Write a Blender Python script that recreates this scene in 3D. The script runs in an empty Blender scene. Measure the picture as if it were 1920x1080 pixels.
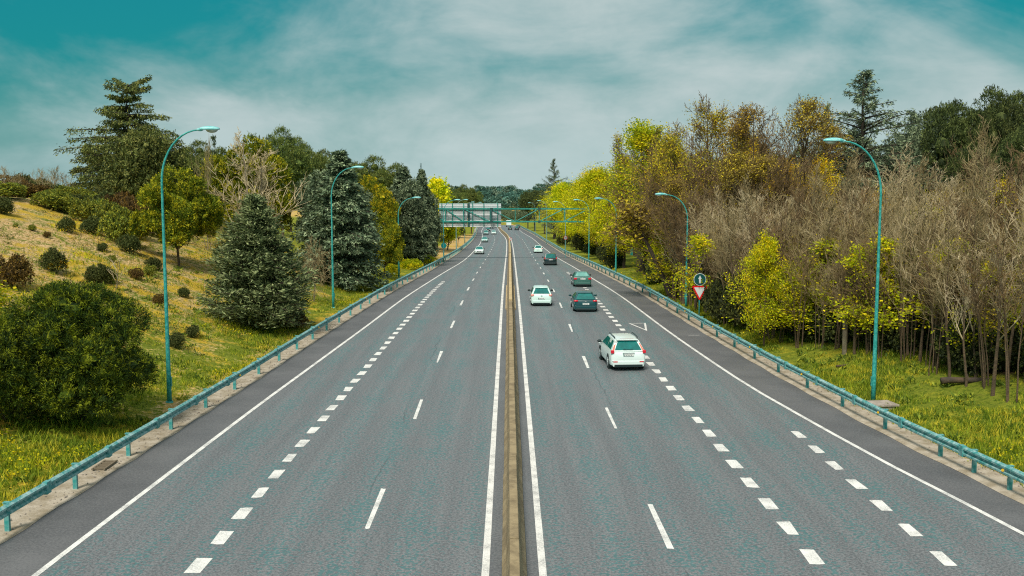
import bpy, math, random
import numpy as np
from mathutils import Vector, Matrix
R = math.radians
scene = bpy.context.scene
COL = scene.collection

# ------------------------------------------------------------------ camera
F = 1867.0; H = 9.5; PITCH = math.atan(190/F); YAW = math.atan(6/F)
cam_d = bpy.data.cameras.new('camera'); cam = bpy.data.objects.new('camera', cam_d); COL.objects.link(cam)
cam_d.sensor_width = 36; cam_d.lens = 36*F/1920; cam_d.clip_start = 0.5; cam_d.clip_end = 6000
cam.location = (0, 0, H); cam.rotation_euler = (R(90)-PITCH, 0, -YAW)
scene.camera = cam

# ------------------------------------------------------------------ node helper
def N(nt, typ, ins=None, **props):
    n = nt.nodes.new(typ)
    for k, v in props.items(): setattr(n, k, v)
    for k, v in (ins or {}).items():
        s = n.inputs[k]
        if isinstance(v, bpy.types.NodeSocket): nt.links.new(v, s)
        else: s.default_value = v
    return n
def M(nt, op, a, b=0.0, c=0.0, clamp=False):
    n = N(nt, 'ShaderNodeMath', {0: a, 1: b, 2: c}, operation=op); n.use_clamp = clamp
    return n.outputs[0]
def MIX(nt, f, a, b, blend='MIX'):
    n = nt.nodes.new('ShaderNodeMix'); n.data_type = 'RGBA'; n.blend_type = blend
    for i, v in ((0, f), (6, a), (7, b)):
        s = n.inputs[i]
        if isinstance(v, bpy.types.NodeSocket): nt.links.new(v, s)
        else: s.default_value = (*v, 1) if i and len(v) == 3 else v
    return n.outputs[2]
def NOISE(nt, vec, scale, detail=3, rough=.55, dist=0):
    return N(nt, 'ShaderNodeTexNoise', {'Vector': vec, 'Scale': scale, 'Detail': detail, 'Roughness': rough, 'Distortion': dist}).outputs['Fac']
def RANGE(nt, v, a, b, c=0., d=1., smooth=True):
    n = N(nt, 'ShaderNodeMapRange', {0: v, 1: a, 2: b, 3: c, 4: d}); n.interpolation_type = 'SMOOTHSTEP' if smooth else 'LINEAR'
    return n.outputs[0]

# ------------------------------------------------------------------ world
SUN_EL, SUN_AZ = 52, 200       # azimuth measured clockwise from +Y (north); the sun stands behind the camera, a little left
world = bpy.data.worlds.new('World'); scene.world = world; world.use_nodes = True
nt = world.node_tree; nt.nodes.clear()
sky = N(nt, 'ShaderNodeTexSky', sky_type='NISHITA'); sky.sun_disc = False
sky.sun_elevation = R(SUN_EL); sky.sun_rotation = R(SUN_AZ); sky.air_density = 1.2; sky.dust_density = 2
tc = N(nt, 'ShaderNodeTexCoord').outputs['Generated']
sx = N(nt, 'ShaderNodeSeparateXYZ', {0: tc}); dx, dy, dz = sx.outputs
az = M(nt, 'DIVIDE', dx, M(nt, 'MAXIMUM', M(nt, 'ABSOLUTE', dy), .25))
comb = N(nt, 'ShaderNodeCombineXYZ', {0: M(nt, 'MULTIPLY', dx, 1.0), 1: M(nt, 'MULTIPLY', dy, 1.0), 2: M(nt, 'MULTIPLY', dz, 2.3)}).outputs[0]
n1 = NOISE(nt, comb, 3.1, 6, .56, .5); n2 = NOISE(nt, comb, 10.0, 5, .62, .3)
clear = RANGE(nt, M(nt, 'ABSOLUTE', M(nt, 'ADD', az, -.08)), .08, .80)
clear = M(nt, 'ADD', clear, RANGE(nt, dz, .06, .20, 0, .50))
f = M(nt, 'ADD', M(nt, 'MULTIPLY', M(nt, 'SUBTRACT', n1, .5), 2.5), M(nt, 'MULTIPLY', M(nt, 'SUBTRACT', n2, .5), .6))
cloud = RANGE(nt, M(nt, 'SUBTRACT', M(nt, 'ADD', f, .88), clear), -.15, 1.05)
clearcol = MIX(nt, 1.0, sky.outputs[0], (.004, .030, .032), 'MULTIPLY')
clearcol = MIX(nt, 1.0, clearcol, (.0, .135, .138), 'ADD')
cloudcol = MIX(nt, n2, (.40, .52, .525), (.56, .65, .65))
col = MIX(nt, cloud, clearcol, cloudcol)
col = MIX(nt, RANGE(nt, dz, .0, .10, .42, 0), col, (.46, .63, .63))   # paler air towards the horizon
up = RANGE(nt, dz, .22, .6)                       # the cloud deck overhead is brighter than the strip at the horizon
col = MIX(nt, up, col, (.54, .60, .61))
bg = N(nt, 'ShaderNodeBackground', {'Color': col, 'Strength': 1.0})
nt.links.new(bg.outputs[0], N(nt, 'ShaderNodeOutputWorld').inputs[0])
# ------------------------------------------------------------------ sun
sd = bpy.data.lights.new('sun', 'SUN'); sun = bpy.data.objects.new('sun', sd); COL.objects.link(sun)
sd.energy = 3.9; sd.angle = R(14); sd.color = (1, .94, .82)
a = R(SUN_AZ); e = R(SUN_EL)
sun.rotation_euler = Vector((math.sin(a)*math.cos(e), math.cos(a)*math.cos(e), math.sin(e))).to_track_quat('Z', 'Y').to_euler()
scene.view_settings.view_transform = 'Standard'; scene.view_settings.look = 'None'
scene.view_settings.exposure = 0; scene.view_settings.gamma = 1
scene.cycles.use_denoising = False; scene.cycles.filter_width = 1.15
scene.cycles.max_bounces = 6; scene.cycles.diffuse_bounces = 2; scene.cycles.glossy_bounces = 2
scene.cycles.transmission_bounces = 3; scene.cycles.transparent_max_bounces = 4

# ------------------------------------------------------------------ generic builders
def tag(o, label=None, cat=None, group=None, kind=None):
    if label: o['label'] = label
    if cat: o['category'] = cat
    if group: o['group'] = group
    if kind: o['kind'] = kind
    return o
def empty(name, loc=(0, 0, 0), rz=0, label=None, cat=None, group=None):
    o = bpy.data.objects.new(name, None); COL.objects.link(o); o.location = loc; o.rotation_euler = (0, 0, rz)
    o.empty_display_size = .2
    return tag(o, label, cat, group)
def link(name, me, parent=None):
    o = bpy.data.objects.new(name, me); COL.objects.link(o)
    if parent: o.parent = parent
    return o
def copy_tree(o, parent=None):
    c = o.copy(); COL.objects.link(c); c.parent = parent
    for ch in list(o.children): copy_tree(ch, c)
    return c
class MB:
    def __init__(s): s.v = []; s.f = []; s.m = []
    def add(s, vs, fs, mi=0):
        b = len(s.v); s.v += [tuple(v) for v in vs]; s.f += [tuple(b+i for i in f) for f in fs]; s.m += [mi]*len(fs); return s
    def box(s, c, d, mi=0, rot=None):
        x, y, z = d[0]/2, d[1]/2, d[2]/2
        vs = [Vector(p) for p in ((-x,-y,-z),(x,-y,-z),(x,y,-z),(-x,y,-z),(-x,-y,z),(x,-y,z),(x,y,z),(-x,y,z))]
        if rot is not None: vs = [rot @ v for v in vs]
        return s.add([v+Vector(c) for v in vs], [(3,2,1,0),(4,5,6,7),(0,1,5,4),(1,2,6,5),(2,3,7,6),(3,0,4,7)], mi)
    def tube(s, pts, rad, n=8, mi=0, cap=True):
        pts = [Vector(p) for p in pts]; b = len(s.v); k = len(pts)
        if not hasattr(rad, '__len__'): rad = [rad]*k
        u = None
        for i, p in enumerate(pts):
            d = (pts[min(i+1, k-1)]-pts[max(i-1, 0)]).normalized()
            if u is None:
                u = d.orthogonal().normalized()
            else:
                u = (u-d*u.dot(d)); u = u.normalized() if u.length > 1e-6 else d.orthogonal().normalized()
            w = d.cross(u)
            for j in range(n):
                t = 2*math.pi*j/n; s.v.append(tuple(p+(u*math.cos(t)+w*math.sin(t))*rad[i]))
        for i in range(k-1):
            for j in range(n):
                s.f.append((b+i*n+j, b+i*n+(j+1)%n, b+(i+1)*n+(j+1)%n, b+(i+1)*n+j)); s.m.append(mi)
        if cap:
            s.f.append(tuple(b+j for j in reversed(range(n)))); s.m.append(mi)
            s.f.append(tuple(b+(k-1)*n+j for j in range(n))); s.m.append(mi)
        return s
    def ell(s, c, r, nu=12, nv=8, mi=0, rot=None, z0=-1, z1=1):
        vs = []; fs = []; a0, a1 = math.asin(z0), math.asin(z1)
        for i in range(nv+1):
            t = a0+(a1-a0)*i/nv
            for j in range(nu):
                p = 2*math.pi*j/nu
                v = Vector((r[0]*math.cos(t)*math.cos(p), r[1]*math.cos(t)*math.sin(p), r[2]*math.sin(t)))
                if rot is not None: v = rot @ v
                vs.append(v+Vector(c))
        for i in range(nv):
            for j in range(nu): fs.append((i*nu+j, i*nu+(j+1) % nu, (i+1)*nu+(j+1) % nu, (i+1)*nu+j))
        return s.add(vs, fs, mi)
    def prism(s, poly, y0, y1, mi=0):           # poly in x,z ; extruded along y
        n = len(poly); vs = [(p[0], y0, p[1]) for p in poly]+[(p[0], y1, p[1]) for p in poly]
        fs = [tuple(range(n)), tuple(reversed(range(n, 2*n)))]+[(i, i+n, (i+1) % n+n, (i+1) % n) for i in range(n)]
        return s.add(vs, fs, mi)
    def mesh(s, name, mats, smooth=False):
        me = bpy.data.meshes.new(name); me.from_pydata(s.v, [], s.f)
        for m in (mats if isinstance(mats, (list, tuple)) else [mats]): me.materials.append(m)
        if any(s.m): me.polygons.foreach_set('material_index', s.m)
        if smooth: me.polygons.foreach_set('use_smooth', [True]*len(s.f))
        me.update(); return me
    def build(s, name, mats, parent=None, smooth=False, bevel=0, seg=2):
        o = link(name, s.mesh(name, mats, smooth), parent)
        if bevel:
            b = o.modifiers.new('bevel', 'BEVEL'); b.width = bevel; b.segments = seg; b.limit_method = 'ANGLE'; b.angle_limit = R(25); b.harden_normals = smooth
        return o
def np_mesh(name, verts, k, mats, col=None):
    """verts: (n*k,3) array, every k vertices are one face"""
    nf = len(verts)//k; me = bpy.data.meshes.new(name)
    me.vertices.add(nf*k); me.vertices.foreach_set('co', np.ascontiguousarray(verts, dtype=np.float32).ravel())
    me.loops.add(nf*k); me.loops.foreach_set('vertex_index', np.arange(nf*k, dtype=np.int32))
    me.polygons.add(nf); me.polygons.foreach_set('loop_start', np.arange(0, nf*k, k, dtype=np.int32))
    for m in (mats if isinstance(mats, (list, tuple)) else [mats]): me.materials.append(m)
    if col is not None:
        at_ = me.attributes.new('tint', 'FLOAT', 'POINT'); at_.data.foreach_set('value', np.repeat(col, k).astype(np.float32))
    me.update(calc_edges=True); me.validate(); return me

# ------------------------------------------------------------------ materials
def mat(name, base, rough=.6, metal=0, var=None, vscale=4, bump=0, bscale=40, coat=0, spec=.5, coords='Object'):
    m = bpy.data.materials.new(name); m.use_nodes = True; nt = m.node_tree
    b = nt.nodes['Principled BSDF']; b.inputs['Roughness'].default_value = rough; b.inputs['Metallic'].default_value = metal
    b.inputs['Specular IOR Level'].default_value = spec; b.inputs['Coat Weight'].default_value = coat
    tc = N(nt, 'ShaderNodeTexCoord').outputs[coords]
    if var:
        f = RANGE(nt, NOISE(nt, tc, vscale, 5, .65), .35, .68)
        nt.links.new(MIX(nt, f, base, var), b.inputs['Base Color'])
    else: b.inputs['Base Color'].default_value = (*base, 1)
    if bump:
        bp = N(nt, 'ShaderNodeBump', {'Height': NOISE(nt, tc, bscale, 4), 'Strength': bump, 'Distance': .05}); nt.links.new(bp.outputs[0], b.inputs['Normal'])
    return m
def foliage(name, ca, cb, cc=None, scale=.6, trans=.35, rough=.75):
    """leaf colour from per-leaf random tint and large clumps of a second colour; thin leaves pass some light"""
    m = bpy.data.materials.new(name); m.use_nodes = True; nt = m.node_tree; nt.nodes.clear()
    tc = N(nt, 'ShaderNodeTexCoord').outputs['Object']
    rnd = N(nt, 'ShaderNodeNewGeometry').outputs['Random Per Island']; oi = N(nt, 'ShaderNodeObjectInfo').outputs['Random']
    f = RANGE(nt, M(nt, 'ADD', NOISE(nt, tc, scale, 4, .6), M(nt, 'MULTIPLY', M(nt, 'SUBTRACT', rnd, .5), .35)), .36, .66)
    c = MIX(nt, f, ca, cb)
    if cc: c = MIX(nt, RANGE(nt, M(nt, 'ADD', NOISE(nt, tc, scale*2.7, 3), M(nt, 'MULTIPLY', rnd, .22)), .62, .74), c, cc)
    hsv = N(nt, 'ShaderNodeHueSaturation', {'Hue': M(nt, 'ADD', .49, M(nt, 'MULTIPLY', oi, .02)), 'Saturation': 1.0, 'Value': M(nt, 'ADD', M(nt, 'MULTIPLY', rnd, .7), M(nt, 'ADD', .74, M(nt, 'MULTIPLY', oi, .28))), 'Color': c})
    d = N(nt, 'ShaderNodeBsdfPrincipled', {'Base Color': hsv.outputs[0], 'Roughness': rough}); d.inputs['Specular IOR Level'].default_value = .25
    t = N(nt, 'ShaderNodeBsdfTranslucent', {'Color': hsv.outputs[0]})
    mx = N(nt, 'ShaderNodeMixShader', {0: trans, 1: d.outputs[0], 2: t.outputs[0]})
    nt.links.new(mx.outputs[0], N(nt, 'ShaderNodeOutputMaterial').inputs[0])
    return m
MT = dict(
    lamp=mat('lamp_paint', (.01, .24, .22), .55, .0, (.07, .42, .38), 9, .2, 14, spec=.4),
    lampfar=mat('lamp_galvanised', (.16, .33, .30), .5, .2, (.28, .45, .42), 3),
    lamphead=mat('lamp_head', (.10, .46, .47), .4, 0, (.35, .68, .68), 4),
    lampglass=mat('lamp_bowl', (.42, .45, .38), .2, 0, spec=.8),
    rail=mat('guardrail_steel', (.05, .30, .29), .42, .25, (.40, .58, .57), 5.5, .35, 9),
    post=mat('guardrail_post', (.03, .30, .29), .5, .1, (.22, .42, .42), 5),
    concrete=mat('barrier_concrete', (.33, .255, .145), .9, 0, (.18, .135, .075), 1.6, .5, 22),
    concpale=mat('barrier_cap', (.55, .43, .24), .9, 0, (.42, .31, .15), 1.1, .4, 25),
    gutter=mat('gutter_concrete', (.44, .38, .30), .95, 0, (.26, .21, .14), 1.5, .7, 14),
    slab=mat('slab', (.42, .36, .31), .9, 0, (.26, .22, .18), 3, .5, 20),
    tyre=mat('tyre', (.012, .016, .017), .8), rim=mat('rim', (.5, .55, .55), .3, .8),
    glass=mat('car_glass', (.0, .11, .10), .08, 0, (.0, .17, .155), 2.5, spec=.9),  # dark teal reflection is put into the glass colour itself
    glasslight=mat('car_glass_light', (.12, .34, .30), .1, 0, (.22, .48, .42), 2, spec=.9),
    dark=mat('car_trim', (.008, .022, .023), .55), red=mat('tail_red', (.65, .01, .03), .25, coat=.5), pinkred=mat('tail_pink', (.85, .33, .28), .25, coat=.5),
    orange=mat('tail_orange', (.75, .20, .13), .25), clearlight=mat('headlight', (.75, .85, .85), .12, coat=.8), chrome=mat('chrome', (.7, .75, .75), .15, .9),
    plate=mat('plate', (.75, .78, .75), .4), plateink=mat('plate_ink', (.02, .05, .05), .6), plateblue=mat('plate_band', (.0, .13, .12), .5),
    signgreen=mat('sign_arrow_disc', (.004, .075, .075), .35), signteal=mat('sign_teal', (.0, .2, .2), .4), signwhite=mat('sign_white', (.62, .66, .66), .4), signred=mat('sign_red', (.68, .008, .012), .35),
    signback=mat('sign_back', (.72, .77, .78), .5, .0, (.80, .76, .80), 3), gantry=mat('gantry_steel', (.0, .20, .165), .5, .1, (.06, .33, .28), 1.5), gantrydark=mat('gantry_dark', (.02, .075, .075), .6),
    yellow=mat('reflector_yellow', (.75, .45, .02), .3), bark=mat('bark_brown', (.085, .058, .036), .95, 0, (.15, .10, .055), 2.5, .8, 18),
    barkdark=mat('bark_dark', (.035, .028, .02), .95, 0, (.07, .052, .035), 2.5, .8, 18), barkgrey=mat('bark_grey', (.27, .225, .15), .95, 0, (.14, .105, .075), 1.4),
    twig=mat('twig_grey', (.36, .285, .145), .95, 0, (.18, .13, .05), .7), twigbrown=mat('twig_brown', (.20, .125, .05), .95, 0, (.10, .07, .035), .8), twigpale=mat('twig_pale', (.56, .46, .29), .95, 0, (.35, .27, .14), 1),
    log=mat('log', (.10, .065, .04), .95, 0, (.05, .04, .03), 3, .8, 12))
def road_mat():
    m = bpy.data.materials.new('asphalt'); m.use_nodes = True; nt = m.node_tree; b = nt.nodes['Principled BSDF']
    tc = N(nt, 'ShaderNodeTexCoord').outputs['Object']; s = N(nt, 'ShaderNodeSeparateXYZ', {0: tc})
    st = N(nt, 'ShaderNodeMapping', {'Vector': tc, 'Scale': (1.6, .06, 1)}).outputs[0]
    worn = N(nt, 'ShaderNodeAttribute', attribute_name='worn').outputs['Fac']       # 1 in the running lanes, 0 on the hard shoulders
    grain = NOISE(nt, tc, 13, 2, .9); g2 = NOISE(nt, tc, 5.5, 2, .8); g3 = NOISE(nt, tc, 8.5, 1, .5); patch = NOISE(nt, tc, .35, 4, .6); streak = NOISE(nt, st, 1.3, 4, .6)
    base = MIX(nt, RANGE(nt, M(nt, 'ADD', M(nt, 'MULTIPLY', grain, .88), M(nt, 'MULTIPLY', streak, .12)), .36, .64), (.085, .092, .10), (.215, .223, .232))
    base = MIX(nt, RANGE(nt, M(nt, 'ADD', M(nt, 'MULTIPLY', patch, .3), M(nt, 'MULTIPLY', streak, .7)), .45, .66, 0, .12), base, (.25, .245, .245))
    # blue-green aggregate speckle, thick between the wheel tracks and thin in them
    x = M(nt, 'ABSOLUTE', M(nt, 'ADD', s.outputs[0], -.1))
    wave = M(nt, 'MULTIPLY', M(nt, 'ADD', M(nt, 'SINE', M(nt, 'MULTIPLY', M(nt, 'ADD', x, 1.25), 2*math.pi/1.75)), 1.0), .5)
    sp = M(nt, 'ADD', M(nt, 'ADD', M(nt, 'MULTIPLY', g3, .62), M(nt, 'MULTIPLY', g2, .38)), M(nt, 'ADD', M(nt, 'MULTIPLY', M(nt, 'SUBTRACT', wave, .5), .075), M(nt, 'MULTIPLY', M(nt, 'SUBTRACT', patch, .5), .30)))
    teal = MIX(nt, NOISE(nt, tc, 3.0, 2), (.012, .105, .11), (.075, .205, .21))
    base = MIX(nt, M(nt, 'MULTIPLY', RANGE(nt, sp, .515, .60), M(nt, 'MULTIPLY', worn, .72)), base, teal)
    base = MIX(nt, M(nt, 'MULTIPLY', M(nt, 'SUBTRACT', 1.0, wave), .16), base, (.07, .072, .078))
    sh = MIX(nt, RANGE(nt, M(nt, 'ADD', M(nt, 'MULTIPLY', grain, .6), M(nt, 'MULTIPLY', patch, .4)), .35, .65), (.078, .080, .086), (.15, .149, .154))
    base = MIX(nt, RANGE(nt, worn, .05, .75), sh, base)
    # sealed cracks that run along the lane joints
    ck = N(nt, 'ShaderNodeTexNoise', {'Vector': tc, 'Scale': .35, 'Detail': 6}).outputs['Fac']
    cx = M(nt, 'ABSOLUTE', M(nt, 'ADD', M(nt, 'ADD', M(nt, 'ABSOLUTE', s.outputs[0]), -4.35), M(nt, 'MULTIPLY', M(nt, 'SUBTRACT', ck, .5), .9)))
    base = MIX(nt, M(nt, 'MULTIPLY', RANGE(nt, cx, .0, .045, 1, 0), RANGE(nt, NOISE(nt, tc, .12, 2), .48, .56, 0, .55)), base, (.04, .045, .05))
    nt.links.new(base, b.inputs['Base Color']); b.inputs['Roughness'].default_value = .55; b.inputs['Specular IOR Level'].default_value = .55
    bp = N(nt, 'ShaderNodeBump', {'Height': grain, 'Strength': .35, 'Distance': .02}); nt.links.new(bp.outputs[0], b.inputs['Normal'])
    return m
def paint_mat():
    m = bpy.data.materials.new('road_paint'); m.use_nodes = True; nt = m.node_tree; b = nt.nodes['Principled BSDF']
    tc = N(nt, 'ShaderNodeTexCoord').outputs['Object']
    f = RANGE(nt, M(nt, 'ADD', M(nt, 'MULTIPLY', NOISE(nt, tc, 20, 3, .85), .6), M(nt, 'MULTIPLY', NOISE(nt, tc, 1.5, 3), .4)), .36, .57)
    nt.links.new(MIX(nt, f, (.36, .36, .35), (.80, .79, .75)), b.inputs['Base Color']); b.inputs['Roughness'].default_value = .6
    return m
def ground_mat():
    m = bpy.data.materials.new('ground_cover'); m.use_nodes = True; nt = m.node_tree; b = nt.nodes['Principled BSDF']
    tc = N(nt, 'ShaderNodeTexCoord').outputs['Object']
    dry = N(nt, 'ShaderNodeAttribute', attribute_name='dry').outputs['Fac']; wood = N(nt, 'ShaderNodeAttribute', attribute_name='wood').outputs['Fac']
    big = NOISE(nt, tc, .11, 4, .6); med = NOISE(nt, tc, .55, 5, .65, .4); fine = NOISE(nt, tc, 5, 4, .7); vf = NOISE(nt, tc, 16, 3, .8)
    grass = MIX(nt, RANGE(nt, fine, .35, .65), (.085, .125, .012), (.27, .30, .03))
    grass = MIX(nt, RANGE(nt, M(nt, 'ADD', M(nt, 'MULTIPLY', med, .7), M(nt, 'MULTIPLY', vf, .3)), .50, .64, 0, .9), grass, (.46, .37, .03))
    grass = MIX(nt, RANGE(nt, M(nt, 'ADD', M(nt, 'MULTIPLY', med, -.5), M(nt, 'MULTIPLY', fine, .9)), .22, .36, 0, .7), grass, (.10, .115, .02))
    soil = MIX(nt, RANGE(nt, fine, .35, .65), (.34, .21, .07), (.72, .50, .26))
    soil = MIX(nt, RANGE(nt, vf, .5, .7, 0, .6), soil, (.22, .15, .07))
    oran = MIX(nt, RANGE(nt, vf, .4, .6), (.30, .25, .03), (.72, .44, .02))
    soil = MIX(nt, RANGE(nt, M(nt, 'ADD', M(nt, 'MULTIPLY', med, .6), M(nt, 'MULTIPLY', big, .45)), .50, .59, 0, .9), soil, oran)
    mask = RANGE(nt, M(nt, 'ADD', M(nt, 'ADD', dry, M(nt, 'MULTIPLY', M(nt, 'SUBTRACT', med, .5), 1.6)), M(nt, 'MULTIPLY', M(nt, 'SUBTRACT', fine, .5), 1.2)), .35, .65)
    c = MIX(nt, mask, grass, soil)
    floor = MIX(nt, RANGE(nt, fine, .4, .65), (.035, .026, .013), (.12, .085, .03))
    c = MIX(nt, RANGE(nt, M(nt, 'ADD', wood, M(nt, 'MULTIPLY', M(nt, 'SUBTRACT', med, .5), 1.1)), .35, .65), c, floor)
    nt.links.new(c, b.inputs['Base Color']); b.inputs['Roughness'].default_value = 1; b.inputs['Specular IOR Level'].default_value = .1
    bp = N(nt, 'ShaderNodeBump', {'Height': M(nt, 'ADD', fine, M(nt, 'MULTIPLY', vf, .5)), 'Strength': .9, 'Distance': .12}); nt.links.new(bp.outputs[0], b.inputs['Normal'])
    return m

# ------------------------------------------------------------------ the road's lie: tables in metres
def table(T):
    xs = np.array([t[0] for t in T], float); ys = np.array([t[1] for t in T], float)
    def g(q): 
        q = np.asarray(q, float); w = np.clip(q*.06, 1.5, 18)
        return sum(np.interp(q+w*k, xs, ys)*c for k, c in ((-1, .25), (-.5, .25), (0, 0), (.5, .25), (1, .25)))
    return g
RZ = table([(-80, 0), (78, 0), (90, -.12), (100, -.35), (120, -.9), (140, -1.55), (166, -2.45), (190, -3.3), (260, -5.2), (330, -6.7), (450, -9.4), (560, -12), (700, -15.6), (760, -16), (3000, -16)])
XC = table([(-80, .11), (90, .14), (200, .26), (262, .2), (302, -.15), (345, -1.4), (390, -2.9), (430, -3.7), (500, -5.3), (600, -11), (700, -22), (760, -30), (1500, -120)])
XLE = table([(-20, -12.8), (23.6, -11.64), (42.5, -10.96), (69.9, -9.62), (100, -8.5), (150.5, -7.15), (180, -7.1), (260, -7.35), (331, -8.7), (404, -11.1), (500, -12.6), (600, -18.5), (760, -37.5)])   # left edge line
XRE = table([(-20, 19.5), (10, 16), (26.6, 14.19), (34, 12.95), (46.5, 11.5), (57.6, 10.85), (67.7, 10.4), (108, 9.28), (163, 8.35), (201, 8.1), (300, 7.3), (368, 5.3), (500, 3.2), (600, -3), (760, -22)])
XLA = table([(-20, -15.6), (25.8, -13.6), (38, -12.95), (48, -12.45), (57.3, -12.1), (67.7, -11.65), (80, -11.05), (100, -10.4), (127.7, -9.75), (213, -9.75), (300, -10.3), (360, -11.5), (430, -13.6), (500, -15), (600, -21), (760, -40)])  # left asphalt edge
XRA = table([(-20, 19.9), (10, 17.3), (29.1, 15.5), (37, 14.5), (49.9, 13.45), (66.5, 12.6), (79.5, 12.15), (100, 11.6), (123.7, 11.1), (180, 10.4), (250, 9.9), (330, 8.9), (410, 7.0), (500, 5.4), (600, -.5), (760, -19)])
YS = np.concatenate([np.arange(-20, 150, 2.), np.arange(150, 400, 5.), np.arange(400, 761, 10.)])
def left_h(d, Y):
    k = np.interp(Y, [0, 60, 85, 120, 170, 260, 400, 3000], [.30, .33, .33, .27, .17, .08, .05, .03])
    dd = np.clip(d-1.6, 0, None); cap = 28.6
    return k*(np.minimum(dd, cap)-1.8*(1-np.exp(-dd/1.8)))+.02*np.clip(dd-cap, 0, 60)
def right_h(d, Y):
    k = np.interp(Y, [0, 60, 100, 200, 400, 3000], [.17, .17, .13, .08, .05, .03])
    return k*np.clip(d-1.8, 0, 14)+.04*np.clip(d-15.8, 0, 60)
def ground_z(x, Y):
    x = np.asarray(x, float); Y = np.asarray(Y, float); z = RZ(Y)
    far = np.interp(Y, [560, 700, 860, 1300, 3000], [0, 2.0, 7.5, 5, 0])
    l = XLA(Y)-x; r = x-XRA(Y)
    bump = .10*np.sin(x*.9+Y*.37)*np.sin(Y*.53-x*.21)+.18*np.sin(x*.23-1)*np.sin(Y*.19+x*.11)
    z = z-.03+np.where(l > 0, left_h(l, Y)+bump*np.clip((l-2.5)/4, 0, 1), 0)+np.where(r > 0, right_h(r, Y)+bump*np.clip((r-2.5)/4, 0, 1), 0)
    return z+far
def at(px, py, Y):
    cx, cy = (px-960)/F, (540-py)/F
    x, y, z = cx, math.cos(PITCH)+cy*math.sin(PITCH), -math.sin(PITCH)+cy*math.cos(PITCH)
    c, s = math.cos(YAW), math.sin(YAW); r = (x*c+y*s, -x*s+y*c, z); t = Y/r[1]
    return r[0]*t, Y, H+r[2]*t

def grid(name, rows, cols, m, attrs=None, kind='structure', smooth=True):
    """rows: Y array, cols: list of (x array, z array) per column; attrs: name -> list of arrays"""
    nr, nc = len(rows), len(cols)
    V = np.zeros((nr, nc, 3)); V[:, :, 1] = rows[:, None]
    for j, (x, z) in enumerate(cols): V[:, j, 0] = x; V[:, j, 2] = z
    idx = np.arange(nr*nc).reshape(nr, nc)
    Fc = np.stack([idx[:-1, :-1], idx[:-1, 1:], idx[1:, 1:], idx[1:, :-1]], -1).reshape(-1, 4)
    me = bpy.data.meshes.new(name); me.vertices.add(nr*nc); me.vertices.foreach_set('co', V.astype(np.float32).ravel())
    me.loops.add(Fc.size); me.loops.foreach_set('vertex_index', Fc.astype(np.int32).ravel())
    me.polygons.add(len(Fc)); me.polygons.foreach_set('loop_start', np.arange(0, Fc.size, 4, dtype=np.int32)); me.materials.append(m)
    for k, a_ in (attrs or {}).items():
        A = np.stack([np.broadcast_to(c, (nr,)) for c in a_], 1)
        t = me.attributes.new(k, 'FLOAT', 'POINT'); t.data.foreach_set('value', A.astype(np.float32).ravel())
    if smooth: me.polygons.foreach_set('use_smooth', [True]*len(Fc))
    me.update(calc_edges=True); o = link(name, me)
    if kind: o['kind'] = kind
    return o

# ------------------------------------------------------------------ ground, road, markings, gutters
YG = np.concatenate([np.arange(-20, 120, 1.0), np.arange(120, 260, 3.), np.arange(260, 760, 10.), np.arange(760, 3000, 60.)])
DL = np.concatenate([[900, 500, 300, 200, 140, 110, 90, 75], np.arange(64, 30, -2.), np.arange(30, 0, -.8)])
cols = []; dry = []; wood = []
for d in DL:
    x = XLA(YG)-d; cols.append((x, ground_z(x, YG)))
    dr = np.interp(d, [0, 1.6, 2.4, 6, 10, 16, 30], [.9, .75, .30, .46, .56, .63, .68])*np.interp(YG, [15, 32, 60, 95, 130, 500], [.35, .75, 1, .85, .35, .2])
    sandy = np.interp(d, [0, 1, 3, 5.5, 7], [0, 1, 1, .9, 0])*np.interp(YG, [130, 150, 320, 380], [0, 1, 1, 0])
    dry.append(np.maximum(np.maximum(dr, sandy), np.interp(YG, [600, 720], [0, .75]))); wood.append(0*YG)
for t in np.linspace(0, 1, 12):
    x = XLA(YG)*(1-t)+XRA(YG)*t; cols.append((x, ground_z(np.clip(x, XLA(YG)+.001, XRA(YG)-.001), YG)))
    dry.append(np.interp(YG, [600, 720], [.4, .85])); wood.append(0*YG)
for d in DL[::-1]:
    x = XRA(YG)+d; cols.append((x, ground_z(x, YG)))
    edge = np.interp(YG, [20, 35, 48, 60, 80, 130, 220, 400], [12, 9, 6.5, 4.2, 4.0, 8, 10, 12])
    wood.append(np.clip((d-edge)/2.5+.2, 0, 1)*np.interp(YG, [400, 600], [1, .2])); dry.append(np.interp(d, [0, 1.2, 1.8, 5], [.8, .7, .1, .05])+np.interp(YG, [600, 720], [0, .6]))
grid('ground', YG, cols, ground_mat(), {'dry': dry, 'wood': wood})
lat = [0, .12, .2]
rcols = []; worn = []
for w, fx in ((0, XLA(YS)), (0, XLE(YS)-.25), (1, XLE(YS)+.5), (1, XLE(YS)*.6+XC(YS)*.4), (1, XC(YS)-1.2), (.35, XC(YS)-.6), (.35, XC(YS)+.6), (1, XC(YS)+1.2), (1, XC(YS)*.5+XRE(YS)*.5), (1, XRE(YS)-.5), (0, XRE(YS)+.25), (0, XRA(YS))):
    rcols.append((fx, RZ(YS))); worn.append(np.full(len(YS), float(w)))
grid('road', YS, rcols, road_mat(), {'worn': worn})
PAINT = paint_mat(); pm = MB()
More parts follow.
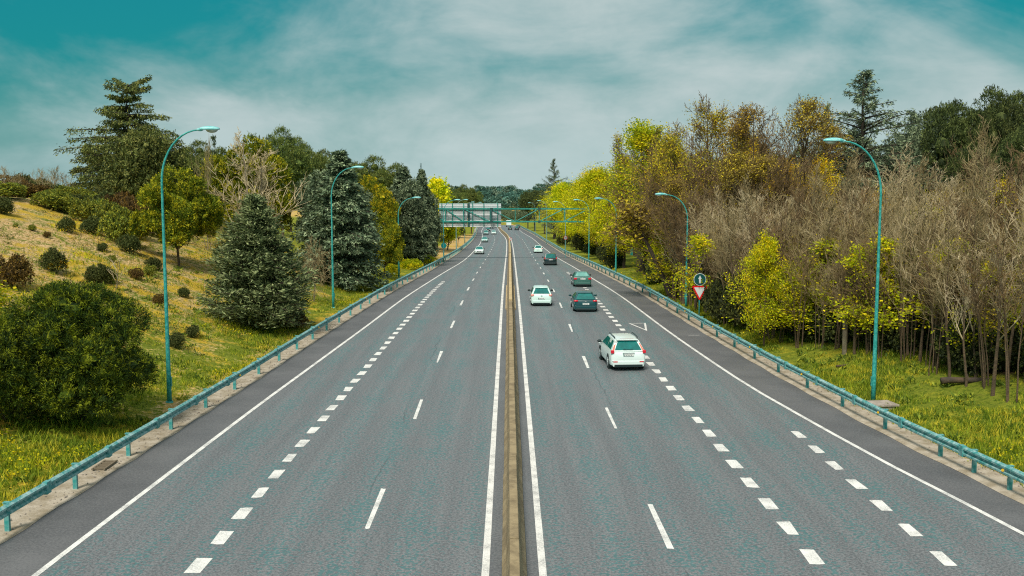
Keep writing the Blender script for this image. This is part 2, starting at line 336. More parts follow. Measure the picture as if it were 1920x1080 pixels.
def strip_line(fx, y0, y1, w, z=.006):
    n = max(1, int((y1-y0)/(2 if y1 < 200 else 4))); ys = np.linspace(y0, y1, n+1); xs = fx(ys); zz = RZ(ys)+z
    vs = []
    for x, y, q in zip(xs, ys, zz): vs += [(x-w/2, y, q), (x+w/2, y, q)]
    pm.add(vs, [(2*i, 2*i+1, 2*i+3, 2*i+2) for i in range(n)])
rng = random.Random(5)
def dash(fx, y0, y1, w):
    j = lambda: rng.uniform(-.035, .035)
    xs = fx(np.array([y0, y1])); z = RZ(np.array([y0, y1]))+.006
    a0, a1 = xs[0], xs[1]
    pm.add([(a0-w/2+j(), y0+j(), z[0]), (a0+w*.05, y0+j()-.02, z[0]), (a0+w/2+j(), y0+j(), z[0]), (a1+w/2+j(), y1+j(), z[1]), (a1-w*.1, y1+j(), z[1]), (a1-w/2+j(), y1+j(), z[1])], [(0, 1, 2, 3, 4, 5)])
strip_line(lambda y: XC(y)-.71, -15, 700, .19); strip_line(lambda y: XC(y)+.71, -15, 700, .19)
strip_line(XLE, -15, 700, .17); strip_line(XRE, -15, 700, .17)
for k in range(-3, 50):
    y = 27.0+13.2*k; dash(lambda q: XC(q)-4.03-.12*np.clip((40-q)/20, 0, 1)+.0*q, y, y+3.7, .13)
    y = 25.4+13.15*k; dash(lambda q: XC(q)+4.05+.08*np.clip((60-q)/30, 0, 1), y, y+3.7, .13)
for k in range(-8, 41):
    y = 23.8+2.0*k
    if y < 105: dash(lambda q: -7.83+(q-24)*.0113, y, y+1.0, .36)
for k in range(-8, 49):
    y = 24.3+2.16*k
    if y < 122: dash(lambda q: 7.82-(q-24)*.006, y, y+1.05, .36)
for k in range(-8, 7):
    y = 24.2+2.14*k; dash(lambda q: 11.15+0*q, y, y+1.0, .34)
tri = [(8.35, 68.9), (9.6, 69.1), (9.15, 65.2)]         # give-way triangle outline painted on the merging lane
def tri_ring(P, w):
    c = Vector((sum(p[0] for p in P)/3, sum(p[1] for p in P)/3)); n = 3
    O = [Vector(p) for p in P]; I = []
    for i in range(3):
        a_, b_, c_ = O[i-1], O[i], O[(i+1) % 3]; d1 = (a_-b_).normalized(); d2 = (c_-b_).normalized()
        bis = (d1+d2).normalized(); s_ = math.sqrt((1-d1.dot(d2))/2); I.append(b_+bis*w/max(s_, .12))
    pm.add([(p.x, p.y, .007) for p in O+I], [(i, (i+1) % 3, 3+(i+1) % 3, 3+i) for i in range(3)])
tri_ring(tri, .13)
pm.box((11.9, 63.3, .005), (.7, .05, .003)); 
tag(pm.build('road_markings', PAINT), kind='structure')
GB = np.concatenate([np.arange(-20, 200, 1.), np.arange(200, 560, 5.)])
grid('gutter_left', GB, [(XLA(GB)-1.35, RZ(GB)+.02), (XLA(GB)-1.15, RZ(GB)+.06), (XLA(GB)-.65, RZ(GB)+.012), (XLA(GB)-.5, RZ(GB)+.03), (XLA(GB)+.03+.05*np.sin(GB*1.7), RZ(GB)+.008)], MT['gutter'], smooth=False)
grid('gutter_right', GB, [(XRA(GB)-.03-.04*np.sin(GB*1.3), RZ(GB)+.008), (XRA(GB)+.12, RZ(GB)+.06), (XRA(GB)+.32, RZ(GB)+.07), (XRA(GB)+.75, RZ(GB)+.012), (XRA(GB)+1.15, RZ(GB)+.05)], MT['gutter'], smooth=False)

# ------------------------------------------------------------------ median barrier
def profile_run(m, prof, ys, fx, mi=0, z0=0.0, caps=True):
    n = len(prof); vs = []; k = len(ys); xs = fx(ys); zs = RZ(ys)
    for x, y, z in zip(xs, ys, zs): vs += [(x+p[0], y, z+z0+p[1]) for p in prof]
    fs = [(i*n+j, i*n+(j+1) % n, (i+1)*n+(j+1) % n, (i+1)*n+j) for i in range(k-1) for j in range(n)]
    if caps: fs += [tuple(reversed(range(n))), tuple((k-1)*n+j for j in range(n))]
    m.add(vs, fs, mi)
bar = empty('median_barrier', (0, 0, 0), 0, 'long tan concrete barrier running down the middle between the two carriageways', 'barrier')
P1 = [(-.31, -.01), (.31, -.01), (.31, .08), (.20, .26), (.115, .80), (-.115, .80), (-.20, .26), (-.31, .08)]
m = MB()
yy = -12.
while yy < 74:
    dx_ = rng.uniform(-.012, .012); s_ = rng.uniform(-.01, .012)
    profile_run(m, [(p[0]+dx_, p[1]*(1+s_)) for p in P1], np.array([yy+.02, yy+2, yy+3.98]), XC); yy += 4
m.build('barrier_wall', MT['concrete'], bar, bevel=.012, seg=1)
P2 = [(-.33, -.01), (.33, -.01), (.33, .10), (.22, .26), (.15, .72), (-.15, .72), (-.22, .26), (-.33, .10)]
m = MB(); profile_run(m, P2, np.arange(76, 700, 4.), XC); w2 = m.build('barrier_wall', MT['concrete'], bar); w2['label'] = 'far stretch of the barrier under a pale cap'
m = MB(); profile_run(m, [(-.12, .722), (.12, .722), (.12, .90), (-.12, .90)], np.arange(76.3, 700, 4.), XC); m.build('barrier_cap', MT['concpale'], bar)
m = MB()
for s_ in (-1, 1):
    profile_run(m, [(s_*.36-.04, 0), (s_*.36+.04, 0), (s_*.36+.04, .10), (s_*.36-.04, .10)], np.arange(77, 100, 3.), XC)
m.build('kerb_strip', MT['concpale'], bar)

# ------------------------------------------------------------------ guardrails
WP = [(0, -.175), (.04, -.15), (.09, -.12), (.09, -.065), (.012, -.025), (.012, .025), (.09, .065), (.09, .12), (.04, .15), (-.01, .175)]
def guardrail(side, fx, off, posts, label):
    root = empty('guardrail', (0, 0, 0), 0, label, 'guardrail', 'steel guardrails along the road edges')
    s_ = 1 if side == 'l' else -1
    prof = [(s_*p[0], p[1]) for p in WP]+[(s_*(p[0]-.012), p[1]*.98) for p in reversed(WP)]
    ys = np.concatenate([np.arange(12, 120, 1.), np.arange(120, 300, 4.), np.arange(300, 540, 8.)])
    m = MB(); profile_run(m, prof, ys, lambda q: fx(q)+off*(-s_), z0=.70); m.build('rail', MT['rail'], root)
    spl = MB().box((0, 0, 0), (.15, .28, .36)).mesh('splice_plate', MT['post'])
    for q in np.arange(12.6, 200, 4.0):
        o = link('splice_plate', spl, root); o.location = (float(fx(q))-off*s_+s_*.02, q, float(RZ(q))+.70)
    far = MB(); pmesh = MB()
    pmesh.box((0, 0, .39), (.13, .10, .84)); pmesh.box((s_*.07, 0, .70), (.16, .10, .2)); pmesh.box((0, 0, .835), (.17, .13, .03))
    me = pmesh.mesh('post', MT['post'])
    for i, y in enumerate(posts):
        x = float(fx(y))-s_*off-s_*.15; z = float(RZ(y))
        if i < 97:
            o = link('post', me, root); o.location = (x, y, z)
        else: far.box((x, y, z+.39), (.13, .10, .84))
    if far.v: tag(far.build('post', MT['post'], root), kind='stuff', label='far posts of the guardrail')
    for k, y in enumerate([q for q in np.arange(30.3, 120, 8.)] if side == 'r' else [46.1, 62.1, 78.1]):
        x = float(fx(y))-s_*off+s_*.095; m = MB(); m.tube([(x, y, .70), (x+s_*.02, y-.03, .70)], .045, 10); m.build('reflector', MT['yellow'], root)
    return root
guardrail('l', XLA, .17, list(np.arange(15.2, 520, 3.86)), 'left guardrail, teal steel beam on posts below the grassy slope')
guardrail('r', XRA, -.17*-1, [30.3, 32.2]+list(np.arange(34.2, 520, 4.0))+[26.3, 22.3, 18.3, 14.3], 'right guardrail, teal steel beam on posts before the bare wood')
# drain grate in the left gutter
m = MB()
for k in range(5): m.box((float(XLA(33.2))-.55+k*.0, 32.7+k*.22, .085), (.42, .07, .05))
for s_ in (-.2, .2): m.box((float(XLA(33.2))-.55+s_, 33.15, .083), (.06, 1.1, .05))
tag(m.build('drain_grate', mat('iron', (.20, .16, .11), .8, .2)), 'rusty drain grate set in the left concrete gutter', 'drain')
gx, gy, gz = 15.9, 42.0, float(ground_z(15.9, 42.0))
t = empty('concrete_slab', (gx, gy, gz), R(8), 'flat concrete drain cover slab behind the right guardrail', 'slab')
MB().box((0, 0, .05), (1.0, .8, .30)).build('base', MT['slab'], t, bevel=.02); MB().box((.02, .05, .245), (1.35, 1.0, .085)).build('top', MT['slab'], t, bevel=.015)

# ------------------------------------------------------------------ street lamps
def make_lamp(h, arm, m_pole, m_head):
    root = empty('street_lamp')
    r_ = 2.3 if h > 10.5 else 1.9; top = h-r_; pts = [(0, 0, 0), (0, 0, 1.0)]+[(0, 0, top*k/6) for k in range(2, 7)]
    for k in range(1, 11):
        t_ = k/10*math.pi/2; pts.append(((1-math.cos(t_))*(arm-.75), 0, top+math.sin(t_)*(r_-.03)))
    rad = [.105, .10]+[.098-.008*k for k in range(2, 7)]+[.05-.0018*k for k in range(1, 11)]
    m = MB().tube(pts, rad, 12); m.tube([(0, 0, -.3), (0, 0, .12)], .16, 10); m.build('pole', m_pole, root, smooth=True)
    m = MB(); m.box((.115, 0, 1.0), (.02, .12, .42)); m.build('hatch', m_pole, root)
    x0 = arm-.78; head = MB().ell((x0+.45, 0, h+.01), (.46, .17, .12), 16, 10, z0=-.25); head.ell((x0+.05, 0, h-.02), (.16, .075, .07), 10, 6)
    hd = head.build('lamp_head', m_head, root, smooth=True)
    MB().ell((x0+.56, 0, h-.02), (.26, .13, .14), 14, 6, z0=-1, z1=.0).build('lamp_glass', MT['lampglass'], hd, smooth=True)
    return root
LP = {}
def lamp(px, pytop, Y, side, arm, far, label, h=None):
    _, _, zt = at(px, pytop, Y); lo, hi = 300., 1100.          # the foot's own sight line gives the sideways place
    for _i in range(30):
        mid = (lo+hi)/2; x, _, zz = at(px, mid, Y); z = float(ground_z(x, Y))
        if zz > z: lo = mid
        else: hi = mid
    h = h or round((zt-z)*2)/2
    key = (h, arm, far)
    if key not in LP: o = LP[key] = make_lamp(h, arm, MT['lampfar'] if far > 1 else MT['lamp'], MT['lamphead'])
    else: o = copy_tree(LP[key])
    o.location = (x, Y, z-.05); o.rotation_euler = (0, 0, 0 if side == 'l' else math.pi)
    tag(o, label, 'street lamp', 'curved street lamps beside the motorway')
# px is the pole foot's column
lamp(318, 246, 43.3, 'l', 2.45, 0, 'tall teal street lamp on the left slope beside the round dark pine')
lamp(625, 313, 77.7, 'l', 2.45, 0, 'teal street lamp on the left, standing before the blue green cedar')
lamp(748, 368, 112, 'l', 2.45, 0, 'teal street lamp on the left, before the pair of dark cedars')
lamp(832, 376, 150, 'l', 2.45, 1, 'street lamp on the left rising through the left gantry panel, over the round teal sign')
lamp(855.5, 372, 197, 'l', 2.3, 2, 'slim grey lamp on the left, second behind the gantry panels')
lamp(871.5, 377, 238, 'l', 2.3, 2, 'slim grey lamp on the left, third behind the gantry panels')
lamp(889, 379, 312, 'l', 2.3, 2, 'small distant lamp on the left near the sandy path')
lamp(1637, 271, 43.2, 'r', 2.45, 0, 'tall teal street lamp on the right grass before the bare wood')
lamp(1286, 359, 77.9, 'r', 2.45, 0, 'teal street lamp on the right, next to the arrow and give way signs')
lamp(1154.5, 368, 115.8, 'r', 2.45, 1, 'teal street lamp on the right beside the dark tree trunk')
lamp(1104, 376, 150.3, 'r', 2.3, 1, 'teal street lamp on the right that crosses before the gantry')
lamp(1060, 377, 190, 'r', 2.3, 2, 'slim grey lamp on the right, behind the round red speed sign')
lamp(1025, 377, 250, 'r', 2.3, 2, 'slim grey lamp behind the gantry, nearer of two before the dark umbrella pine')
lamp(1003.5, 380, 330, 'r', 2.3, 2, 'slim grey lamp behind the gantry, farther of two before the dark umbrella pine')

# ------------------------------------------------------------------ gantry with two sign panels seen from behind
GY = 165.0; gz0 = float(RZ(GY))
_, _, zt = at(954, 391.5, GY); _, _, zb = at(954, 415.5, GY)
xl = at(800, 400, GY)[0]; xr = at(1185, 400, GY)[0]
g = empty('sign_gantry', (0, GY, 0), 0, 'teal steel truss gantry across the motorway carrying two sign panels', 'gantry')
m = MB()
for dy_ in (-.45, .45):
    for z in (zt, zb): m.box(((xl+xr)/2, dy_, z), (xr-xl, .20, .20))
npan = 9; bx = [at(p, 400, GY)[0] for p in (787, 835, 869, 919, 966, 1011, 1058, 1104, 1151, 1190)]
for i, x in enumerate(bx):
    for dy_ in (-.45, .45): m.box((x, dy_, (zt+zb)/2), (.11, .11, zt-zb-.2))
    for z in (zt, zb): m.box((x, 0, z), (.10, .7, .10))
for i in range(len(bx)-1):
    up_ = i >= 4
    for dy_ in (-.45, .45):
        p, q = ((bx[i], dy_, zb), (bx[i+1], dy_, zt)) if up_ else ((bx[i], dy_, zt), (bx[i+1], dy_, zb))
        m.tube([p, q], .06, 6)
m.build('truss', MT['gantry'], g)
m = MB()
for p in (921.5, 1011):
    x = at(p, 400, GY)[0]
    for z in (zt, zb): m.box((x, -.60, z), (.42, .10, .42))
x = at(921.5, 400, GY)[0]; m.box((x, -.66, (zt+zb)/2), (.34, .08, zt-zb))
m.build('joint_plate', MT['gantrydark'], g)
for x in (xl, xr):
    m = MB(); zg = float(ground_z(x, GY))
    for dy_ in (-.45, .45): m.box((x, dy_, (zg+zt)/2-.1), (.28, .28, zt-zg+.5))
    for k in range(6): m.box((x, 0, zg+1+k*1.2), (.1, .7, .1))
    m.build('support', MT['gantry'], g)
for (p0, p1) in ((823, 876), (880, 939.5)):
    x0 = at(p0, 400, GY)[0]; x1 = at(p1, 400, GY)[0]; _, _, z1 = at(954, 381.5, GY); _, _, z0 = at(954, 426, GY)
    m = MB(); yb = .62; n = 16; hh = (z1-z0)/n
    for k in range(n): m.box(((x0+x1)/2, yb+.05, z0+hh*(k+.5)), (x1-x0, .05, hh-.075))
    m.box(((x0+x1)/2, yb+.10, (z0+z1)/2), (x1-x0-.02, .03, z1-z0-.02), 1)
    pn = m.build('sign_panel', [MT['signback'], MT['gantry']], g)
    m = MB()
    for q in ((828, 848, 869) if p0 < 850 else (886, 907, 933)): m.box((at(q, 400, GY)[0], yb-.04, (z0+z1)/2), (.13, .12, z1-z0-.04))
    m.build('panel_rib', MT['gantry'], pn)
    m = MB().box(((x0+x1)/2, yb+.135, (z0+z1)/2), (x1-x0+.02, .02, z1-z0+.02)); m.build('sign_face', MT['signteal'], pn)
m = MB(); x0 = at(877, 400, GY)[0]; m.box((x0+.14, .55, (at(954, 381.5, GY)[2]+at(954, 426, GY)[2])/2), (.32, .12, 3.9)); m.build('panel_bracket', MT['gantrydark'], g)

# ------------------------------------------------------------------ road signs
def text_mesh(s_, size, m_):
    c = bpy.data.curves.new('digits', 'FONT'); c.body = s_; c.size = size; c.align_x = 'CENTER'; c.align_y = 'CENTER'; c.extrude = .006
    o = bpy.data.objects.new('t', c); COL.objects.link(o); bpy.context.view_layer.update()
    me = bpy.data.meshes.new_from_object(o.evaluated_get(bpy.context.evaluated_depsgraph_get())); bpy.data.objects.remove(o)
    me.transform(Matrix.Rotation(R(90), 4, 'X')); me.materials.clear(); me.materials.append(m_); return me
def disc(m, r, y0, y1, c=(0, 0), n=40, mi=0):
    m.prism([(c[0]+r*math.sin(2*math.pi*i/n), c[1]+r*math.cos(2*math.pi*i/n)) for i in range(n)], y0, y1, mi)
Y = 70.0; x, _, _ = at(1311, 590, Y); z = float(ground_z(x, Y)); z1 = at(1311, 512, Y)[2]-z
zd = at(1311, 524, Y)[2]-z; rd = 11.6*Y/F; zt1 = at(1311, 536, Y)[2]-z; zt2 = at(1311, 564, Y)[2]-z; hw = 15.3*Y/F
t = empty('road_sign', (x, Y, z), 0, 'post with a round white arrow sign above a red bordered give way triangle', 'road sign')
MB().tube([(0, .06, -.3), (0, .06, z1)], .042, 10).build('post', MT['lamp'], t, smooth=True)
m = MB(); disc(m, rd, -.015, .015, (0, zd)); p = m.build('disc', MT['signwhite'], t)
m = MB(); disc(m, rd*.93, -.022, -.016, (0, zd)); m.build('disc_face', MT['signgreen'], p)
s_ = rd
m = MB(); m.prism([(-.06*s_/.43, zd-.62*s_), (.06*s_/.43, zd-.62*s_), (.06*s_/.43, zd+.12*s_), (.30*s_, zd+.05*s_), (0, zd+.68*s_), (-.30*s_, zd+.05*s_), (-.06*s_/.43, zd+.12*s_)][::-1], -.03, -.024); m.build('arrow', MT['signwhite'], p)
def rtri(hw, zt_, zb_, k):
    cz = zt_*2/3+zb_/3; P = [(-hw, zt_), (hw, zt_), (0, zb_)]; return [(a_*k, cz+(b_-cz)*k) for a_, b_ in P]
def cut(P, r=.1):
    o = []
    for i in range(3):
        a_, b_, c_ = Vector(P[i-1]), Vector(P[i]), Vector(P[(i+1) % 3]); o += [tuple(b_+(a_-b_)*r), tuple(b_+(a_-b_)*r*.3+(c_-b_)*r*.3), tuple(b_+(c_-b_)*r)]
    return o
m = MB(); m.prism(cut(rtri(hw, zt1, zt2, 1)), -.015, .015); p = m.build('triangle', MT['signred'], t)
m = MB(); m.prism(cut(rtri(hw, zt1, zt2, .70), .04), -.022, -.016); m.build('triangle_face', MT['signwhite'], p)
def speed_sign(px, py, Y, r, label, post_base=None, txt='90'):
    x, _, zc = at(px, py, Y); z = float(ground_z(x, Y)) if post_base is None else post_base
    t = empty('speed_sign', (x, Y, z), 0, label, 'road sign', None); h = zc-z
    MB().tube([(0, .05, 0), (0, .05, h+r*.6)], .035, 8).build('post', MT['post'], t)
    m = MB(); disc(m, r, -.012, .012, (0, h)); p = m.build('disc', MT['signred'], t)
    m = MB(); disc(m, r*.78, -.02, -.013, (0, h)); m.build('disc_face', MT['signwhite'], p)
    me = text_mesh(txt, r*1.05, MT['plateink']); o = link('number', me, p); o.location = (0, -.028, h)
speed_sign(1060.5, 446, 168, .34, 'small round red bordered speed sign on the right verge beyond the gantry')
speed_sign(957.6, 448.2, 205, .30, 'small round red bordered speed sign standing on the median barrier', float(RZ(205))+.85)
x, _, zc = at(832, 460.5, 149.6); z = float(ground_z(x, 149.6))
t = empty('round_sign', (x, 149.6, z), 0, 'round teal sign seen from behind on its post under the left gantry panel', 'road sign')
m = MB(); disc(m, .42, .0, .03, (0, zc-z)); m.build('disc', MT['signteal'], t); MB().tube([(0, -.06, 0), (0, -.06, zc-z+.3)], .035, 8).build('post', MT['lampfar'], t)

# ------------------------------------------------------------------ cars
def paint(name, c, c2=None, rough=.28): 
    return mat(name, c, rough, 0, c2, .8, coat=.6, spec=.5)
CP = dict(white=paint('white_paint', (.74, .86, .83)), mint=paint('white_mint_paint', (.64, .84, .78)), teal=paint('dark_teal_paint', (.001, .055, .062)), green=paint('grey_green_paint', (.04, .14, .115)),
          black=paint('black_teal_paint', (.003, .018, .021)), silver=paint('silver_teal_paint', (.38, .58, .55)), tealmid=paint('bright_teal_paint', (.03, .30, .28)))
KIND = dict(   # L, W, H, belt, sill z, rear-glass base/top, front-glass top/base (fractions of L from the middle), deck heights
    suv=dict(L=4.55, W=1.86, H=1.62, belt=1.04, rb=-.485, rt=-.375, ft=.07, fb=.25, hood=1.0, tail=1.02, rw=.35, wr=.36, cl=.24),
    hatch=dict(L=4.0, W=1.70, H=1.50, belt=.95, rb=-.475, rt=-.36, ft=.09, fb=.27, hood=.88, tail=.93, rw=.36, wr=.31, cl=.17),
    coupe=dict(L=4.25, W=1.81, H=1.42, belt=.92, rb=-.46, rt=-.27, ft=.06, fb=.25, hood=.84, tail=.90, rw=.345, wr=.33, cl=.16),
    saloon=dict(L=4.5, W=1.76, H=1.43, belt=.93, rb=-.345, rt=-.20, ft=.08, fb=.23, hood=.86, tail=.98, rw=.35, wr=.32, cl=.17),
    mpv=dict(L=4.5, W=1.80, H=1.70, belt=1.0, rb=-.49, rt=-.43, ft=.13, fb=.32, hood=.92, tail=.98, rw=.40, wr=.33, cl=.18))
def make_car(kind, pm_, opts=()):
    k = KIND[kind]; L, W, Hh, belt = k['L'], k['W'], k['H'], k['belt']; root = empty(opts[0] if opts else 'car'); cl = k['cl']
    sal = kind == 'saloon'
    st = [(-.500, .60, .80, cl+.22), (-.492, k['tail']-.12, .90, cl+.08), (-.478, k['tail']-.02, .955, cl), (-.44, k['tail'], .985, cl-.02), (k['rb']+.01 if sal else -.40, k['tail'] if sal else belt, 1, cl-.02),
          (-.30, belt, 1, cl-.02), (0, belt-.01, 1, cl-.02), (.20, belt-.02, 1, cl-.02), (k['fb']+.01, belt-.03, .99, cl-.02), (.38, k['hood'], .965, cl-.02), (.45, k['hood']-.08, .92, cl), (.485, k['hood']-.2, .84, cl+.02), (.5, .56, .70, cl+.16)]
    st.sort(key=lambda a_: a_[0]); m = MB(); vs = []; n = 12
    for fy, zt_, w, zb_ in st:
        hw_ = W/2*w; y = fy*L; zt_ = max(zt_, zb_+.25); zm = zb_+(zt_-zb_)*.42
        half = [(hw_*.86, zb_), (hw_*.97, zb_+.07), (hw_, zm), (hw_*.985, zt_-.12), (hw_*.93, zt_-.02), (hw_*.55, zt_+.012)]
        ring = half+[(-a_, b_) for a_, b_ in reversed(half)]; vs += [(a_, y, b_) for a_, b_ in ring]
    fs = [(i*n+j, (i+1)*n+j, (i+1)*n+(j+1) % n, i*n+(j+1) % n) for i in range(len(st)-1) for j in range(n)]
    fs += [tuple(range(n)), tuple(reversed([(len(st)-1)*n+j for j in range(n)]))]
    m.add(vs, [tuple(reversed(f_)) for f_ in fs]); 
    # cabin
    wb, wt = W*.475, W*k['rw']; rb, rt, ft, fb = (k[q]*L for q in ('rb', 'rt', 'ft', 'fb')); zr = Hh-.03; b0 = (k['tail'] if sal else belt)-.03
    G = [(rb, b0, wb*.97, b0), (rt, b0, wt*.97, zr-.035), (rt+(ft-rt)*.4, belt-.03, wt, zr+.025), (ft, belt-.03, wt*.97, zr-.015), (fb, belt-.05, wb*.96, belt-.04)]
    vs = []; 
    for y, zb_, w, z in G:
        flat = z < belt+.1
        vs += [(-wb, y, zb_), (-w, y, z-(0 if flat else .05)), (-w*.86, y, z), (0, y, z+(0 if flat else .02)), (w*.86, y, z), (w, y, z-(0 if flat else .05)), (wb, y, zb_)]
    n = 7; m.add(vs, [(i*n+j, i*n+j+1, (i+1)*n+j+1, (i+1)*n+j) for i in range(len(G)-1) for j in range(n-1)])
    body = m.build('body', pm_, root, smooth=True, bevel=.05, seg=3)
    # glass: rear, windscreen, sides
    gm = MT['glasslight'] if 'lightglass' in opts else MT['glass']
    def lerp(a_, b_, t_): return a_+(b_-a_)*t_
    def pane(y0, z0, w0, y1, z1, w1, ta, tb, off, name, inset=.07):
        dy, dz_ = y1-y0, z1-z0; l_ = math.hypot(dy, dz_); ny, nz = -dz_/l_*(1 if dy > 0 else -1), abs(dy)/l_
        if off < 0: ny = -ny
        nn = (ny*.014, nz*.014); pts = []
        for t_, sgn in ((ta, -1), (ta, 0), (ta, 1), (tb, 1), (tb, 0), (tb, -1)):
            w = (lerp(w0, w1, t_)-inset)*(1 if t_ == ta else .98); up_ = .02*t_ if sgn == 0 else 0
            pts.append((sgn*w, lerp(y0, y1, t_)+(ny*.014), lerp(z0, z1, t_)+nn[1]+.006+up_))
        c_ = MB().add(pts+[(p[0], p[1]+.02*(1 if y0 < 0 else -1), p[2]-.012) for p in pts], [(0, 1, 2, 3, 4, 5), (11, 10, 9, 8, 7, 6)]+[(i, i+6, (i+1) % 6+6, (i+1) % 6) for i in range(6)])
        c_.build(name, gm, root)
    pane(rb, b0, wb*.97, rt, zr-.035, wt*.97*.93, .10, .90, 1, 'rear_window', .10 if kind != 'suv' else .13)
    pane(fb, belt-.04, wb*.96, ft, zr-.015, wt*.95, .06, .93, 1, 'windscreen', .05)
    for s_ in (-1, 1):
        def S(y, z):
            t_ = (z-b0)/(zr-.05-b0); w = lerp(wb, wt*.985, t_)+.012; return (s_*w, y, z)
        zl, zh = belt+.03, zr-.11
        for (a_, b_, c_, d_) in ((lerp(rb, rt, .75), rt+.12, lerp(rt, ft, .5)-.04, lerp(rt, ft, .5)-.04), (lerp(rt, ft, .5)+.04, lerp(rt, ft, .5)+.04, ft-.02, lerp(ft, fb, .72))):
            P = [S(a_, zl), S(b_, zh), S(c_, zh), S(d_, zl)]
            MB().add(P+[(p[0]-s_*.02, p[1], p[2]) for p in P], [(0, 1, 2, 3), (7, 6, 5, 4), (0, 4, 5, 1), (1, 5, 6, 2), (2, 6, 7, 3), (3, 7, 4, 0)]).build('side_window', MT['glass'], root)
        # mirror
        mm = MB().ell((s_*(W/2+.10), lerp(ft, fb, .80), belt+.05), (.12, .09, .085), 10, 6); mm.box((s_*(W/2-.0), lerp(ft, fb, .80), belt+.0), (.14, .05, .04)); mm.build('mirror', MT['dark'] if kind != 'coupe' else pm_, root, smooth=True)
    # wheels
    wr = k['wr']
    for sy in (-.295, .305):
        for s_ in (-1, 1):
            x = s_*(W/2-.115); y = sy*L
            ah = MB().tube([(s_*(W/2-.16), y, wr+.01), (s_*(W/2+.004), y, wr+.01)], wr+.055, 24); ah.build('wheel_arch_shade', MT['dark'], root)  # solid dark disc stands in for the shaded hollow around the wheel
            w_ = empty('wheel', (x, y, wr)); w_.parent = root
            MB().tube([(-.12, 0, 0), (-.11, 0, 0), (.11, 0, 0), (.12, 0, 0)], [wr*.93, wr, wr, wr*.93], 24).build('tyre', MT['tyre'], w_, smooth=False)
            rm = MB().tube([(s_*.10, 0, 0), (s_*.132, 0, 0)], wr*.66, 20)
            for q in range(5):
                rm.box((s_*.136, math.cos(q*1.257)*wr*.36, math.sin(q*1.257)*wr*.36), (.012, wr*.52, wr*.16), 0, Matrix.Rotation(q*1.257, 3, 'X'))
            rm.build('rim', MT['rim'], w_)
    # rear end
    yr = -.5*L; tail = k['tail']
    bm_ = MB().box((0, yr+.05, cl+.14), (W*.86, .16, .30)); bm_.box((0, yr+.075, cl+.30), (W*.91, .16, .06))
    bp = bm_.build('rear_bumper', pm_ if kind != 'x' else MT['dark'], root, bevel=.03)
    MB().box((0, yr+.08, cl+.035), (W*.80, .24, .15)).build('diffuser', MT['dark'], root, bevel=.02)
    py_ = yr-.012 if kind != 'saloon' else yr-.012; pz = {'suv': .84, 'hatch': .62, 'coupe': .62, 'saloon': .78, 'mpv': .80}[kind]
    p = MB().box((0, py_+.0, pz), (.54, .03, .13)).build('plate', MT['plate'], root)
    MB().box((-.25, py_-.017, pz), (.042, .004, .125)).build('plate_band', MT['plateblue'], p)
    m = MB()
    for i, xx in enumerate((-.19, -.135, -.08, -.025, .06, .115, .17)):
        m.box((xx, py_-.018, pz+.02), (.034, .004, .022)); m.box((xx+(.01 if i % 2 else -.01), py_-.018, pz-.02), (.016, .004, .05))
    m.build('plate_marks', MT['plateink'], p)
    for s_ in (-1, 1):
        if kind == 'suv':
            m = MB(); m.box((s_*(W*.445), yr+.075, 1.0), (.17, .16, .17)); m.build('tail_light', MT['red'], root, bevel=.03)
            P = [(wb-.04, rb-.0, belt), (wb-.13, rb, belt), (wt*.97-.06, lerp(rb, rt, .9), zr-.14), (wt*.97+.0, lerp(rb, rt, .9)+.03, zr-.14)]
            m = MB(); Q = [(s_*a_, b_-.03, c_) for a_, b_, c_ in P]; m.add(Q+[(q[0], q[1]+.06, q[2]) for q in Q], [(0, 1, 2, 3), (4, 5, 6, 7), (0, 4, 5, 1), (1, 5, 6, 2), (2, 6, 7, 3), (3, 7, 4, 0)]); m.build('tail_light', MT['orange'], root)
            MB().box((s_*.68, yr-.02, cl+.25), (.22, .03, .06)).build('rear_reflector', MT['red'], root)
        elif kind == 'hatch': MB().ell((s_*(W*.42), yr+.10, .86), (.15, .11, .12), 12, 8).build('tail_light', MT['pinkred'], root, smooth=True)
        elif kind == 'coupe': MB().ell((s_*(W*.40), yr+.10, .83), (.19, .12, .075), 12, 8).build('tail_light', MT['red'], root, smooth=True)
        elif kind == 'saloon': MB().box((s_*(W*.40), yr+.055, .80), (.30, .16, .17)).build('tail_light', MT['red'], root, bevel=.03)
        else: MB().box((s_*(W*.455), yr+.05, 1.0), (.12, .14, .26)).build('tail_light', MT['red'], root, bevel=.02)
        MB().ell((s_*(W*.38), .5*L-.10, k['hood']-.20), (.19, .16, .09), 12, 8).build('headlight', MT['clearlight'], root, smooth=True)
    MB().box((0, .5*L-.02, .52), (W*.52, .08, .16)).build('grille', MT['dark'], root, bevel=.02)
    MB().box((0, .5*L-.03, .28), (W*.74, .12, .14)).build('front_bumper', MT['dark'], root, bevel=.02)
    MB().box((0, .5*L+.025, .42), (.5, .02, .11)).build('plate', MT['plate'], root)
    if kind == 'suv':
        for s_ in (-1, 1):
            m = MB().tube([(s_*(wt*.9), rt+.2, zr+.02), (s_*(wt*.93), rt+.35, zr+.075), (s_*(wt*.95), ft-.35, zr+.085), (s_*(wt*.93), ft-.15, zr+.03)], .024, 8); m.build('roof_rail', MT['dark'], root)
        MB().box((0, rt-.06, zr-.03), (wt*1.75, .22, .05)).build('spoiler', pm_, root, bevel=.02)
        MB().box((0, rt+.03, zr+.006), (wt*1.1, .05, .012)).build('brake_light', mat('brake_strip', (.45, .32, .33), .4), root)
        MB().box((0, yr-.005, .945), (.62, .03, .035)).build('boot_trim', MT['chrome'], root)
